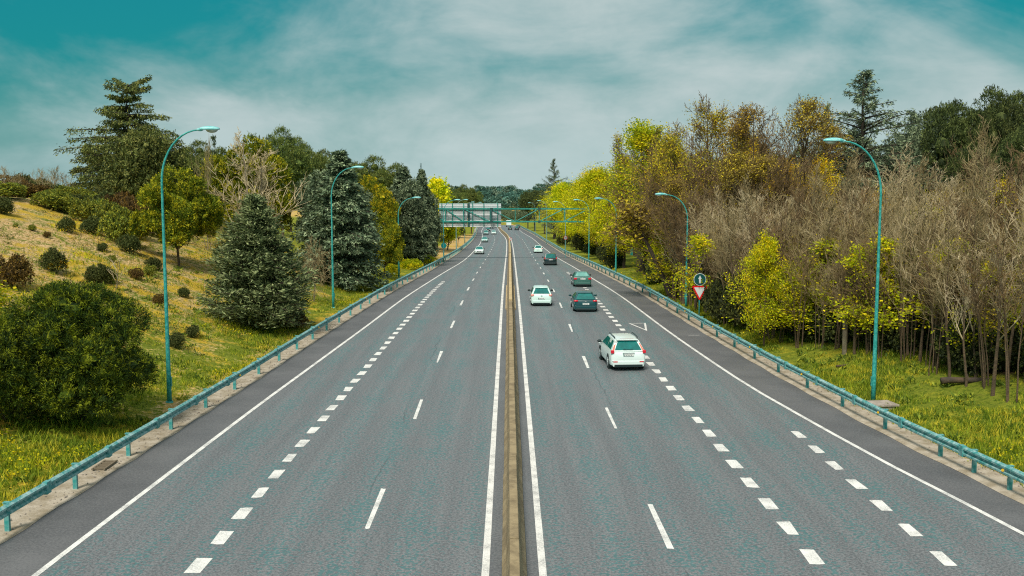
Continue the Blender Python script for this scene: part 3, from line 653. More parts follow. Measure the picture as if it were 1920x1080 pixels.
        MB().tube([(-.52, yr-.02, .27), (-.52, yr+.1, .27)], .05, 12).build('exhaust', MT['chrome'], root)
        MB().prism([(-.62+.07*math.cos(q*.52), 1.47+.07*math.sin(q*.52)) for q in range(12)], lerp(rb, rt, .78)-.045, lerp(rb, rt, .78)-.04).build('sticker', MT['plate'], root)
        MB().box((-.02, lerp(rb, rt, .12)-.05, belt+.09), (.5, .02, .02), 0).build('wiper', MT['dark'], root)
    else: MB().box((0, yr-.006, tail-.10), (.14, .02, .06)).build('badge', MT['chrome'], root, bevel=.01)
    if kind in ('hatch', 'coupe'): MB().box((0, rt-.04, zr-.045), (wt*1.7, .16, .035)).build('spoiler', pm_, root, bevel=.012)
    if kind != 'saloon': MB().tube([(.2, ft*.2, zr+.02), (.2, ft*.2-.12, zr+.2)], .008, 5).build('antenna', MT['dark'], root)
    return root
def place(o, x, Y, toward, label, yaw=0, cat='car', group=None):
    o.location = (x, Y, float(RZ(Y))+.006); sl = math.atan2(float(RZ(Y+2)-RZ(Y-2)), 4.)
    hd = math.atan2(-(float(XC(Y+4)-XC(Y-4))), 8.)
    o.rotation_euler = (sl*(-1 if toward else 1), 0, (math.pi if toward else 0)+hd+yaw); tag(o, label, cat, group)
place(make_car('suv', CP['white'], ('estate_car',)), 6.05, 53.1, 0, 'white tall estate car with roof rails on the right carriageway, nearest to the camera', R(3.5))
h = make_car('hatch', CP['mint'], ('hatchback',)); place(h, 2.62, 81.2, 0, 'white hatchback in the lane beside the median, level with the dark teal car')
place(make_car('coupe', CP['teal'], ('hatchback',)), 5.85, 77.4, 0, 'dark teal low hatchback between the two broken lines, right of the white hatchback')
place(make_car('saloon', CP['green'], ('saloon_car', 'lightglass')), 7.25, 99.5, 0, 'grey green saloon with red tail lights drifting over the right wide dashes')
mp = make_car('mpv', CP['black'], ('people_carrier',)); place(mp, 5.9, 142.5, 0, 'dark people carrier ahead of the green saloon near the right edge line')
o = copy_tree(h); place(o, 5.75, 196, 0, 'small pale hatchback ahead of the dark people carrier in the right lane')
s1 = make_car('saloon', CP['white'], ('car',)); place(s1, -5.6, 189.5, 1, 'white oncoming car, nearest on the left carriageway')
s2 = make_car('saloon', CP['silver'], ('car',)); place(s2, -6.5, 268, 1, 'pale silver oncoming car, second on the left carriageway')
s3 = make_car('hatch', CP['silver'], ('car',)); place(s3, -7.9, 345, 1, 'teal silver oncoming car third in the row by the left edge line')
s4 = make_car('saloon', CP['black'], ('car',)); place(s4, -8.3, 400, 1, 'dark oncoming car hidden behind the third car near the left edge')
o = copy_tree(s1); place(o, -5.3, 350, 1, 'white oncoming car close to the median, just below the right gantry panel')
o = copy_tree(s4); place(o, -7.9, 455, 1, 'small dark oncoming car far off beneath the right gantry panel')
o = copy_tree(s1); place(o, -6.5, 470, 1, 'far white oncoming car close to the median under the gantry')
hb = make_car('hatch', CP['black'], ('car',)); place(hb, .5, 425, 0, 'dark car following the white truck far along the right carriageway')
o = copy_tree(mp); place(o, 3.3, 420, 0, 'dark teal van shaped car right of the far truck')
o = copy_tree(hb); place(o, 4.6, 478, 0, 'tiny dark car at the far right end of the road beyond the van')
t = empty('truck'); place(t, -.1, 500, 0, 'white box truck far along the right carriageway', cat='truck')
MB().box((0, -.8, 2.1), (2.4, 5.2, 2.6)).build('cargo_box', CP['white'], t, bevel=.05); MB().box((0, 2.9, 1.35), (2.2, 1.8, 1.9)).build('cab', CP['silver'], t, bevel=.12)
MB().box((0, 0, .65), (2.2, 6.8, .25)).build('chassis', MT['dark'], t); MB().box((0, 3.82, 1.75), (1.9, .04, .7)).build('windscreen', MT['glass'], t)
for y in (-2.2, 2.6):
    for s_ in (-1, 1): MB().tube([(s_*.85, y, .48), (s_*1.15, y, .48)], .48, 18).build('wheel', MT['tyre'], t)

# ------------------------------------------------------------------ vegetation: builders
def unit(v): return v/np.maximum(np.linalg.norm(v, axis=-1, keepdims=True), 1e-9)
def rdirs(g, n): return unit(g.normal(size=(n, 3)))
def leaves(g, P, D, L, W, spread=.5, droop=0.):
    """rhombus leaves at P pointing along D with jitter"""
    n = len(P); d = unit(D+g.normal(size=(n, 3))*spread-np.array([0, 0, droop])); w = unit(np.cross(d, rdirs(g, n)))
    l = (L*g.uniform(.6, 1.3, n))[:, None]; ww = (W*g.uniform(.6, 1.3, n))[:, None]*.5
    return np.stack([P-w*ww*.25, P+d*l*.55+w*ww, P+d*l, P+d*l*.55-w*ww], 1).reshape(-1, 3)
def sprays(g, P, D, m, L, tl, tw, spread=.8, droop=0.):
    n = len(P); t = g.uniform(0, 1, (n, m)); s = rdirs(g, n*m).reshape(n, m, 3); s = unit(s-D[:, None]*(s*D[:, None]).sum(-1, keepdims=True))
    Ls = L*g.uniform(.6, 1.25, (n, 1)); p = P[:, None]+D[:, None]*(t*Ls)[..., None]+s*((1-t)*L*.22)[..., None]
    d = D[:, None]*.7+s*.55
    return leaves(g, p.reshape(-1, 3), d.reshape(-1, 3), tl, tw, spread*.35, droop)
def clumps(g, blobs, n, r0, r1):
    out = []; ar = np.array([b[1][0]*b[1][2] for b in blobs]); pick = g.choice(len(blobs), n, p=ar/ar.sum())
    for i in pick:
        c, r = blobs[i]; u = rdirs(g, 1)[0]
        if u[2] < -.45: u[2] *= -.6
        q = g.uniform(r0, r1); out.append((np.array(c)+unit(u)*np.array(r)*g.uniform(.74, 1.04), np.array([q, q, q*.8])))
    return out
def blob_pts(g, blobs, n, rmin=.8, low=-.55, inner=.72):
    C = np.array([b[0] for b in blobs], float); Rr = np.array([b[1] for b in blobs], float); ar = Rr[:, 0]*Rr[:, 2]
    k = g.choice(len(blobs), n, p=ar/ar.sum()); u = rdirs(g, n); u[:, 2] = np.where(u[:, 2] < low, -u[:, 2], u[:, 2]); u = unit(u)
    P = C[k]+u*Rr[k]*g.uniform(rmin, 1.05, n)[:, None]; keep = np.ones(n, bool)
    for j in range(len(blobs)):
        q = (((P-C[j])/Rr[j])**2).sum(1); keep &= ~((q < inner**2) & (k != j))
    return P[keep], unit(u/Rr[k])[keep]
def core(blobs, k=.6, nu=14, nv=9):
    out = []
    for c, r in blobs:
        th = np.linspace(-np.pi/2, np.pi/2, nv); ph = np.linspace(0, 2*np.pi, nu+1)
        G = np.stack([np.cos(th)[:, None]*np.cos(ph)*r[0]*k, np.cos(th)[:, None]*np.sin(ph)*r[1]*k, np.sin(th)[:, None]*np.ones_like(ph)*r[2]*k], -1)+np.array(c)
        out.append(np.stack([G[:-1, :-1], G[:-1, 1:], G[1:, 1:], G[1:, :-1]], 2).reshape(-1, 3))
    return np.concatenate(out)
def segs_mesh(name, segs, m, n=3):
    S = np.array([[*a, *b, r0, r1] for a, b, r0, r1 in segs], float); a, b, r0, r1 = S[:, :3], S[:, 3:6], S[:, 6:7], S[:, 7:8]
    d = unit(b-a); u = unit(np.cross(d, np.where(np.abs(d[:, 2:3]) < .9, [[0, 0, 1.]], [[1., 0, 0]]))); w = np.cross(d, u); b = b+d*r1*.4
    Q = []
    for j in range(n):
        t0, t1 = 2*np.pi*j/n, 2*np.pi*(j+1)/n; e0 = u*np.cos(t0)+w*np.sin(t0); e1 = u*np.cos(t1)+w*np.sin(t1)
        Q.append(np.stack([a+e0*r0, a+e1*r0, b+e1*r1, b+e0*r1], 1))
    return np_mesh(name, np.stack(Q, 1).reshape(-1, 3), 4, m)
def branch(g, p, d, L, r, k, up=.12, wob=.14, tip=.25):
    """a bent limb of k pieces: returns its pieces and the points and directions along it"""
    segs = []; pts = [(np.array(p, float), unit(np.array(d, float)), r)]
    for i in range(k):
        p0, d0, r0 = pts[-1]; d1 = unit(d0+np.array([0, 0, up])+g.normal(size=3)*wob); p1 = p0+d1*L/k; rr = r*(1-(1-tip)*(i+1)/k)
        segs.append((p0, p1, r0, rr)); pts.append((p1, d1, rr))
    return segs, pts
def side(g, d, ang):
    s = rdirs(g, 1)[0]; s = unit(s-d*np.dot(s, d)); return unit(d*math.cos(ang)+s*math.sin(ang))
def skeleton(g, h, r, cs=.3, n1=18, l1=.42, a1=.65, n2=7, n3=5, up=.14, lean=0., wob=.05, stems=1, l2=.5, twr=.011):
    trunk, limbs, twigs, tips = [], [], [], []
    for s_ in range(stems):
        a0 = g.uniform(0, 6.28); off = np.array([math.cos(a0), math.sin(a0), 0])*(.35 if stems > 1 else 0)*g.uniform(.4, 1)
        d0 = unit(np.array([off[0]*.35+lean, off[1]*.35, 1])); hh = h*g.uniform(.82, 1) if s_ else h
        sg, pt = branch(g, off+np.array([0, 0, -.3]), d0, hh*.96, r*(1 if stems == 1 else .7), 10, up=.10, wob=wob, tip=.14); trunk += sg
        for i in range(n1//stems):
            t = cs+(1-cs)*((i+g.uniform(0, 1))/(n1//stems)); q = t*10; j = min(int(q), 9); p = pt[j][0]*(1-(q-j))+pt[j+1][0]*(q-j)
            rr = pt[j][2]*.5; L1 = h*l1*(1.12-t)*g.uniform(.65, 1.15)+.3
            s1, p1 = branch(g, p, side(g, pt[j][1], a1*g.uniform(.7, 1.35)), L1, max(rr, .018), 5, up=up, wob=.13); limbs += s1
            for k in range(n2):
                u = .2+.8*(k+g.uniform(0, 1))/n2; jj = min(int(u*5), 4); pb, db, rb = p1[jj+1]
                s2, p2 = branch(g, p1[jj][0]*(1-(u*5-jj))+pb*(u*5-jj) if jj < 5 else pb, side(g, db, g.uniform(.4, .95)), L1*l2*g.uniform(.5, 1.1), max(rb*.6, .013), 3, up=up*.9, wob=.16, tip=.5); limbs += s2
                for m_ in range(n3):
                    pb, db, rb = p2[1+m_ % 3]
                    s3, p3 = branch(g, pb, side(g, db, g.uniform(.3, .9)), L1*l2*.5*g.uniform(.5, 1.15), twr, 2, up=up, wob=.2, tip=.6); twigs += s3
                    tips += [(p3[1][0], p3[1][1]), (p3[2][0], p3[2][1])]
    return trunk, limbs, twigs, tips
def bare_tree(name, seed, h, r, bark, tw, leaf=None, lper=2, ll=.14, lw=.10, lspread=.25, fracl=1., **kw):
    g = np.random.default_rng(seed); trunk, limbs, twigs, tips = skeleton(g, h, r, **kw)
    root = empty(name); link('trunk', segs_mesh('trunk', trunk, bark, 8), root); link('branches', segs_mesh('branches', limbs+twigs, tw, 3), root)
    if leaf:
        T = np.array([t[0] for t in tips]); D = np.array([t[1] for t in tips]); fl = np.sin(T[:, 0]*1.5+seed)+np.sin(T[:, 1]*1.4+seed*2)+np.sin(T[:, 2]*1.3+T[:, 0]*.6); k = fl+g.normal(size=len(T))*.45 > np.interp(fracl, [0, .2, .4, .6, .8, 1], [9, 1.2, .4, -.4, -1.4, -9]); T, D = T[k], D[k]
        P = np.repeat(T, lper, 0)+g.normal(size=(len(T)*lper, 3))*lspread; link('crown', np_mesh('crown', leaves(g, P, np.repeat(D, lper, 0), ll, lw, 1.2), 4, leaf), root)
    root['h0'] = h; allp = np.array([s[1] for s in limbs]); root['w0'] = float(2*np.percentile(np.hypot(allp[:, 0], allp[:, 1]), 93)); return root
def conifer(name, seed, h, Rm, leaf, bark, nb=150, m=130, prof=None, rise=.1, droop=.25, start=.06, tl=.34, tw=.12, tdroop=.35, width=.3, ragged=.3, layers=0, side_only=None):
    g = np.random.default_rng(seed); root = empty(name); prof = prof or (lambda t: (1-t)**.8)
    trunk, _ = branch(g, (0, 0, -.4), (0, 0, 1), h+.2, h*.022+.05, 9, up=.3, wob=.02, tip=.06); limbs = []; Q = []
    for i in range(nb):
        t = start+(1-start)*((i+g.uniform(0, 1))/nb)**1.0
        if layers: t = start+(1-start)*(round((t-start)/(1-start)*layers)/layers)+g.normal()*.012
        t = min(max(t, start), .985); z = h*t; L = max(.35, Rm*prof(t)*(1+g.normal()*ragged*.5)); ph = g.uniform(0, 6.283)
        rs = rise*g.uniform(.4, 1.6)+max(0, t-.8)*2.2; dr = droop*g.uniform(.6, 1.4)*(1-t*.6)
        hd = np.array([math.cos(ph), math.sin(ph), 0]); ld = np.array([-hd[1], hd[0], 0]); p = lambda s: np.array([0, 0, z])+np.outer(s*L, hd)+np.outer(L*(rs*s-dr*s*s), [0, 0, 1])
        ss = np.linspace(0, 1, 5); pp = p(ss)
        for q in range(4): limbs.append((pp[q], pp[q+1], .03+.012*L*(1-ss[q]), .02+.012*L*(1-ss[q+1])))
        n = int(m*(.25+L/Rm)); s = g.uniform(.12, 1, n)**.75; off = g.uniform(-1, 1, n)*width*L*(1.08-s)**.7
        B = p(s-np.abs(off)/L*.35)+off[:, None]*ld+g.normal(size=(n, 3))*[.05, .05, .07]*(1+L*.25); B[:, 2] -= np.abs(off)*.18
        D = hd*.7+np.sign(off)[:, None]*ld*.6; Q.append(leaves(g, B, D, tl, tw, .45, tdroop))
    n = 60; zt = h*(1-g.uniform(0, .12, n)); Q.append(leaves(g, np.stack([g.normal(size=n)*.08, g.normal(size=n)*.08, zt], 1), rdirs(g, n)*[1, 1, .3]+[0, 0, .5], tl, tw, .4))
    link('trunk', segs_mesh('trunk', trunk, bark, 8), root); link('branches', segs_mesh('branches', limbs, bark, 4), root)
    link('crown', np_mesh('crown', np.concatenate(Q), 4, leaf), root); root['h0'] = h; root['w0'] = 2*Rm; return root
def blob_tree(name, seed, h, blobs, leaf, bark, nc=60, cr=(.5, .9), ns=3500, m=9, L=.35, tl=.2, tw=.05, up=.45, tk=.12, trunk_h=None, spread=.8, kcore=.36, low=-.8, out=1., forks=4, droop=0., asp=.66):
    g = np.random.default_rng(seed); root = empty(name); cl = clumps(g, blobs, nc, *cr)
    P, Nn = blob_pts(g, cl, ns, .72, low); D = unit(Nn*out+np.array([0, 0, up])+g.normal(size=Nn.shape)*.25)
    Q = [sprays(g, P, D, m, L, tl, tw, spread, droop)]
    if kcore: Q.append(core(blobs, kcore)); Q.append(core([(c, r) for c, r in cl], .42, 8, 5))
    if bark:
        segs = []; zc = min(b[0][2] for b in blobs)
        s0, p0 = branch(g, (0, 0, -.4), (0, 0, 1), (trunk_h or zc)+.4, tk, 5, up=.1, wob=.05, tip=.7); segs += s0
        for q in range(forks):
            c, r = blobs[q % len(blobs)]; tgt = np.array(c, float)+rdirs(g, 1)[0]*np.array(r)*.6; v = tgt-p0[-1][0]
            s1, p1 = branch(g, p0[-2][0], v, np.linalg.norm(v), tk*.6, 6, up=.05, wob=.1, tip=.2); segs += s1
            for u in range(3):
                s2, _ = branch(g, p1[2+u][0], side(g, p1[2+u][1], .7), np.linalg.norm(v)*.45, tk*.28, 4, up=.1, tip=.3); segs += s2
        link('trunk', segs_mesh('trunk', segs, bark, 7), root)
    link('crown', np_mesh('crown', np.concatenate(Q), 4, leaf), root)
    root['minasp'] = asp; root['h0'] = h; root['w0'] = float(2*max(np.hypot(*np.array(b[0][:2]))+b[1][0] for b in blobs)); return root

USED = {}
def put(proto, x, Y, label, cat='tree', group=None, w=None, h=None, rz=None, dz=-.05, kh=1., kw=1.):
    if cat == 'tree' and Y < 600:                # nothing grows on the road or through the guardrail
        q = min((w or 2)*.38, 3.2) if (group or '').startswith('spring') else 0
        a_, b_ = float(XLA(Y))-2.0-q, float(XRA(Y))+2.0+q; m_ = float(XC(Y)); x = min(x, a_) if x < m_ else max(x, b_)
    """first use moves the prototype itself, later ones copy the thing and its parts"""
    o = proto if proto.name not in USED else copy_tree(proto); USED[proto.name] = 1
    hs = (h/proto['h0'] if h else 1)*kh; ws = (w/proto['w0'] if w else hs)*kw
    if 'minasp' in proto: ws = max(ws, hs*proto['minasp'])
    o.location = (x, Y, float(ground_z(x, Y))+dz); o.scale = (ws, ws, hs); o.rotation_euler = (0, 0, rng.uniform(0, 6.28) if rz is None else rz)
    return tag(o, label, cat, group)
def putp(proto, px, Y, pytop, label, wpx=None, **k):
    x, _, zt = at(px, pytop, Y); return put(proto, x, Y, label, w=wpx*Y/F if wpx else None, h=zt-float(ground_z(x, Y)), **k)
def gpix(px, py):
    Y = 18.
    while Y < 900:
        x, _, z = at(px, py, Y)
        if z <= float(ground_z(x, Y)): return x, Y
        Y += .5 if Y < 120 else 2
    return x, Y

# ------------------------------------------------------------------ foliage colours
FO = dict(
    cedar=foliage('needles_cedar', (.045, .066, .018), (.125, .15, .035), (.21, .21, .055), .5, .2),
    blue=foliage('needles_blue_green', (.06, .095, .05), (.13, .18, .09), (.24, .29, .15), .7, .15),
    blued=foliage('needles_dull_green', (.050, .078, .042), (.120, .165, .09), (.25, .30, .17), .6, .15),
    yew=foliage('needles_grey_green', (.060, .090, .034), (.145, .185, .075), (.29, .33, .15), .8, .2),
    pine=foliage('needles_pine', (.055, .085, .006), (.17, .20, .010), (.42, .36, .015), .55, .25),
    pined=foliage('needles_pine_dark', (.012, .032, .004), (.050, .088, .006), (.20, .235, .010), .8, .2),
    pinefar=foliage('needles_pine_olive', (.045, .070, .018), (.11, .145, .03), (.20, .22, .045), .35, .2),
    pineright=foliage('needles_pine_deep', (.028, .042, .013), (.06, .082, .02), (.11, .13, .035), .4, .15),
    pineyel=foliage('needles_pine_yellow', (.06, .10, .005), (.20, .22, .008), (.58, .42, .012), .6, .25),
    lime=foliage('leaves_lime', (.34, .41, .007), (.58, .59, .009), (.76, .62, .012), .35, .45),
    limegr=foliage('leaves_green_yellow', (.22, .30, .008), (.46, .48, .010), (.68, .56, .012), .4, .45),
    gold=foliage('leaves_gold', (.46, .38, .01), (.74, .56, .01), (.82, .46, .01), .5, .4),
    olive=foliage('leaves_olive_gold', (.22, .20, .02), (.46, .39, .02), (.60, .44, .02), .5, .4),
    rust=foliage('leaves_rust', (.20, .14, .045), (.34, .25, .04), (.55, .40, .03), .6, .35),
    bush=foliage('leaves_bush', (.035, .052, .012), (.075, .095, .022), (.12, .135, .04), 1.5, .2),
    bushbr=foliage('leaves_bush_brown', (.060, .040, .015), (.12, .075, .02), (.20, .12, .02), 1.5, .2),
    bushgr=foliage('leaves_bush_green', (.07, .10, .02), (.19, .23, .025), (.34, .32, .03), 1.5, .2),
    ivy=foliage('leaves_ivy', (.020, .028, .010), (.045, .058, .016), (.09, .10, .02), 1.2, .15),
    far=foliage('leaves_far_haze_tint', (.05, .12, .095), (.09, .20, .15), (.20, .26, .18), .05, .1))  # blue-green tint of distant air painted into the leaf colour
gr1 = 'trees on the left slope'; gr2 = 'trees of the right wood'

# ---- left side
big_cedar = conifer('cedar_tree', 11, 14, 6.3, FO['cedar'], MT['barkdark'], nb=190, m=210, layers=15, prof=lambda t: .92 if t < .38 else (.95-(t-.38)*.3 if t < .56 else max(.16, .80*(1-(t-.56)*1.55)+.15*math.sin(t*34))), rise=.05, droop=.14, tl=.40, tw=.12, ragged=.5, tdroop=.55)
putp(big_cedar, 238, 108, 157, 'huge layered cedar on top of the left hill, behind the tall street lamp', wpx=182, group=gr1, rz=.4)
cedar_low = conifer('cedar_tree', 12, 8, 4.0, FO['cedar'], MT['barkdark'], nb=80, m=170, layers=8, prof=lambda t: (1-t)**.55, rise=.05, droop=.2, tl=.4, tw=.14, ragged=.5, tdroop=.5)
putp(cedar_low, 168, 113, 272, 'smaller ragged cedar at the left foot of the huge cedar', wpx=90, group=gr1)
dens = blob_tree('evergreen_tree', 13, 8, [((0, 0, 3.6), (4.2, 4.2, 3.9)), ((1.6, .5, 3.0), (3.4, 3.4, 3.2)), ((-2.0, 0, 2.6), (3, 3, 2.8))], FO['cedar'], MT['barkdark'], nc=90, cr=(.8, 1.3), ns=5200, m=9, L=.7, tl=.4, tw=.12, up=-.1, droop=.25, asp=.4)
putp(dens, 270, 106, 243, 'broad drooping evergreen wrapped round the lower half of the huge cedar', wpx=145, group=gr1, rz=1)
stone = blob_tree('stone_pine', 21, 10, [((0, 0, 7.4), (4.6, 4.6, 2.6)), ((-2.4, .5, 6.2), (3.2, 3.2, 2.3)), ((2.4, -.5, 6.4), (3.2, 3.2, 2.3))], FO['pinefar'], MT['bark'], nc=60, cr=(.7, 1.3), ns=6500, m=9, L=.45, tl=.26, tw=.07, up=.6, tk=.25, trunk_h=4.5)
pine1 = blob_tree('stone_pine', 22, 9, [((0, 0, 5.4), (3.6, 3.6, 3.3)), ((1.2, .5, 3.8), (3.0, 3.0, 2.6)), ((-1.4, -.3, 3.6), (2.9, 2.9, 2.4))], FO['pine'], MT['bark'], nc=60, cr=(.55, 1.1), ns=11000, m=9, L=.42, tl=.28, tw=.08, up=.6, tk=.16, trunk_h=2.2, forks=6, kcore=.36)
for px, Y, top, w, lb in ((372, 150, 282, 90, 'dull green stone pine crown low on the skyline right of the huge cedar'), (345, 146, 296, 75, 'low dark pine crown on the skyline just right of the leftmost lamp'), (526, 132, 263, 84, 'tall domed stone pine standing highest behind the bare pale tree'), (573, 150, 290, 70, 'small round pine crown between the domed pine and the blue cedar'), (700, 160, 313, 98, 'wide dark stone pine dome behind the second lamp head'), (668, 172, 322, 70, 'far pine dome half hidden behind the blue cedar'), (610, 175, 300, 60, 'dark pine top just left of the blue cedar tip')):
    putp(stone, px, Y, top, lb, wpx=w*1.55, group=gr1)
putp(pine1, 468, 93, 261, 'big rounded yellow green stone pine directly behind the bare pale tree', wpx=172, group=gr1, rz=2)
pine2 = blob_tree('stone_pine', 23, 9, [((0, 0, 5.4), (3.5, 3.5, 3.3)), ((.6, .5, 3.0), (3.4, 3.4, 2.7)), ((-1.2, -.3, 3.6), (3.1, 3.1, 3.0))], FO['pineyel'], MT['bark'], nc=62, cr=(.5, 1.0), ns=8500, m=9, L=.38, tl=.22, tw=.06, up=.7, tk=.14, trunk_h=1.6, forks=6)
putp(pine1, 330, 76, 317, 'rounded pine tipped with gold just right of the leftmost street lamp', wpx=150, group=gr1, rz=.3)
putp(pine2, 688, 128, 338, 'yellow green pine filling the gap right of the blue cedar', wpx=125, group=gr1, rz=2.3)
putp(pine2, 650, 118, 372, 'small yellowish pine tucked behind the blue cedar', wpx=60, group=gr1, rz=4)
yew = conifer('yew_tree', 31, 8.6, 3.3, FO['yew'], MT['barkdark'], nb=420, m=120, prof=lambda t: min(1, .80+t*1.3)*max(.05, 1-t)**.72, rise=.62, droop=.25, start=.015, tl=.30, tw=.085, ragged=.26, width=.30, tdroop=-.25)
x_, Y_ = gpix(480, 628); put(yew, x_-.35, Y_+1.9, 'big dense grey green conifer bush on the slope between the first two lamps', group=gr1, dz=-.3, w=7.3, h=.2+at(450, 376, Y_+1.6)[2]-float(ground_z(x_, Y_)), rz=0)
blue = conifer('blue_cedar', 32, 13, 3.6, FO['blued'], MT['barkdark'], nb=300, m=150, prof=lambda t: min(1, .80+t*.9)*max(.05, (1-t)**.62), rise=.12, droop=.30, start=.03, tl=.36, tw=.13, ragged=.30, width=.38, tdroop=.35)
putp(blue, 637, 91, 283, 'tall blue green cedar behind the second lamp on the left', wpx=165, group=gr1, rz=.5)
blueb = blob_tree('blue_cedar', 33, 9, [((0, 0, 3.2), (2.9, 2.9, 3.1)), ((0, 0, 6.0), (2.2, 2.2, 2.8))], FO['blued'], MT['barkdark'], nc=90, cr=(.5, .9), ns=5200, m=9, L=.6, tl=.3, tw=.1, up=-.05, droop=.2, asp=.4)
putp(blueb, 625, 93, 330, 'dense lower cedar joined to the tall blue green cedar', wpx=135, group=gr1)
putp(blue, 756, 137, 313, 'left one of the pair of dark cedars behind the third lamp', wpx=105, group=gr1, rz=2.2)
putp(blueb, 757, 136, 345, 'dense low cedar at the foot of the left dark cedar of the pair', wpx=92, group=gr1)
putp(blue, 790, 148, 318, 'right one of the pair of dark cedars, next to the left gantry panel', wpx=66, group=gr1, rz=4)
putp(blueb, 794, 150, 352, 'dense low cedar touching the left end of the gantry', wpx=56, group=gr1)
putp(pine1, 718, 107, 404, 'rounded bright olive pine on the verge left of the third lamp', wpx=78, group=gr1, rz=4.4)
near1 = blob_tree('pine_bush', 41, 5.6, [((0, 0, 2.7), (2.5, 2.4, 2.6)), ((.9, -.3, 1.8), (2.3, 2.2, 2.0)), ((-.6, .2, 3.7), (1.7, 1.7, 1.6))], FO['pined'], MT['barkdark'], nc=52, cr=(.5, .9), ns=16000, m=11, L=.26, tl=.16, tw=.028, up=.7, tk=.12, trunk_h=.5, forks=7, kcore=.42, low=-.97)
put(near1, -17.0, 38.8, 'round dark green pine on the left verge touching the tallest lamp', group=gr1, w=6.4, h=5.6, rz=0, dz=-.4)
near2 = blob_tree('pine_bush', 42, 4.8, [((0, 0, 2.4), (2.3, 2.2, 2.1)), ((-.9, .3, 1.9), (2.0, 2.0, 1.8)), ((.8, -.3, 1.6), (1.9, 1.9, 1.6))], FO['pined'], MT['barkdark'], nc=80, cr=(.4, .7), ns=11000, m=11, L=.26, tl=.15, tw=.03, up=.6, tk=.10, trunk_h=.4, forks=9, kcore=0, low=-.97)
put(near2, -19.0, 37.0, 'dark open branched pine in front of the round one, at the bottom left', group=gr1, w=5.2, h=4.6, rz=1.2, dz=-.4)
limeb = bare_tree('young_tree', 43, 4.2, .06, MT['barkgrey'], MT['twig'], FO['limegr'], lper=5, ll=.13, lw=.10, lspread=.14, cs=.12, n1=16, l1=.5, n2=6, n3=4)
x_, Y_ = gpix(0, 672); put(limeb, x_-.5, Y_-1, 'bright lime green young tree cut by the left picture edge', w=3.4, h=3.6)
pale = bare_tree('bare_tree', 51, 11, .17, MT['barkgrey'], MT['twigpale'], cs=.2, n1=24, l1=.36, a1=.42, n2=8, n3=6, up=.14, stems=2, twr=.017)
putp(pale, 455, 80, 246, 'tall bare pale branched tree rising behind the grey green conifer', wpx=120, group=gr1, rz=0)
arch = bare_tree('bare_shrub', 52, 4, .05, MT['barkgrey'], MT['twig'], cs=.1, n1=26, l1=.75, a1=.7, n2=7, n3=5, up=-.10, stems=3)
x_, Y_ = gpix(590, 575); put(arch, x_-.6, Y_+2, 'bare grey arching shrub between the conifer bush and the blue cedar', 'shrub', w=3.4, h=5.0)
put(arch, *gpix(395, 470), 'bare pale low shrub left of the pale tree above the slope', 'shrub', w=4.5, h=3.8)
twg = bare_tree('bare_tree', 53, 5, .06, MT['barkgrey'], MT['twig'], cs=.2, n1=14, l1=.5, n2=6, n3=4, up=.2)
for px, Y, top, lb in ((8, 100, 318, 'leftmost'), (30, 104, 330, 'second from the left'), (80, 106, 322, 'third from the left'), (97, 110, 318, 'fourth from the left'), (112, 112, 334, 'rightmost')):
    putp(twg, px, Y-12, top-8, lb+' of the thin bare trees along the left hill skyline', wpx=44, group='bare trees on the left skyline')
putp(twg, 383, 88, 256, 'thin bare treetop poking above the pines left of the pale tree', wpx=30)
crowtop = conifer('cedar_tree', 14, 6, 2.2, FO['blued'], MT['barkdark'], nb=26, m=70, layers=5, prof=lambda t: (1-t)**.7, rise=.15, droop=.1, ragged=.6, tl=.4)
putp(crowtop, 401, 128, 258, 'dark cedar top peeping over the pines beside the first lamp head', wpx=46, group=gr1)
yel = bare_tree('yellow_tree', 54, 9, .12, MT['barkgrey'], MT['twig'], FO['lime'], lper=7, ll=.26, lw=.2, lspread=.32, cs=.12, n1=26, l1=.34, n2=7, n3=4, up=.3)
for px, Y, top, w, lb in ((818, 205, 340, 50, 'golden yellow tree above the left end of the gantry panels'), (838, 208, 405, 30, 'small golden tree seen below the left gantry panel'), (806, 195, 362, 34, 'yellow green tree between the dark cedar and the golden tree')):
    putp(yel, px, Y, top, lb, wpx=w, group=gr1)
for px, Y, top, w, lb in ((868, 330, 357, 60, 'dark pine crown above the left gantry panel'), (893, 360, 362, 46, 'dark pine crown above the gap of the gantry panels'), (843, 300, 358, 46, 'olive pine behind the upper edge of the left gantry panel'), (858, 235, 424, 26, 'small dark pine beneath the left gantry panel')):
    putp(stone, px, Y, top, lb, wpx=w, group=gr1)
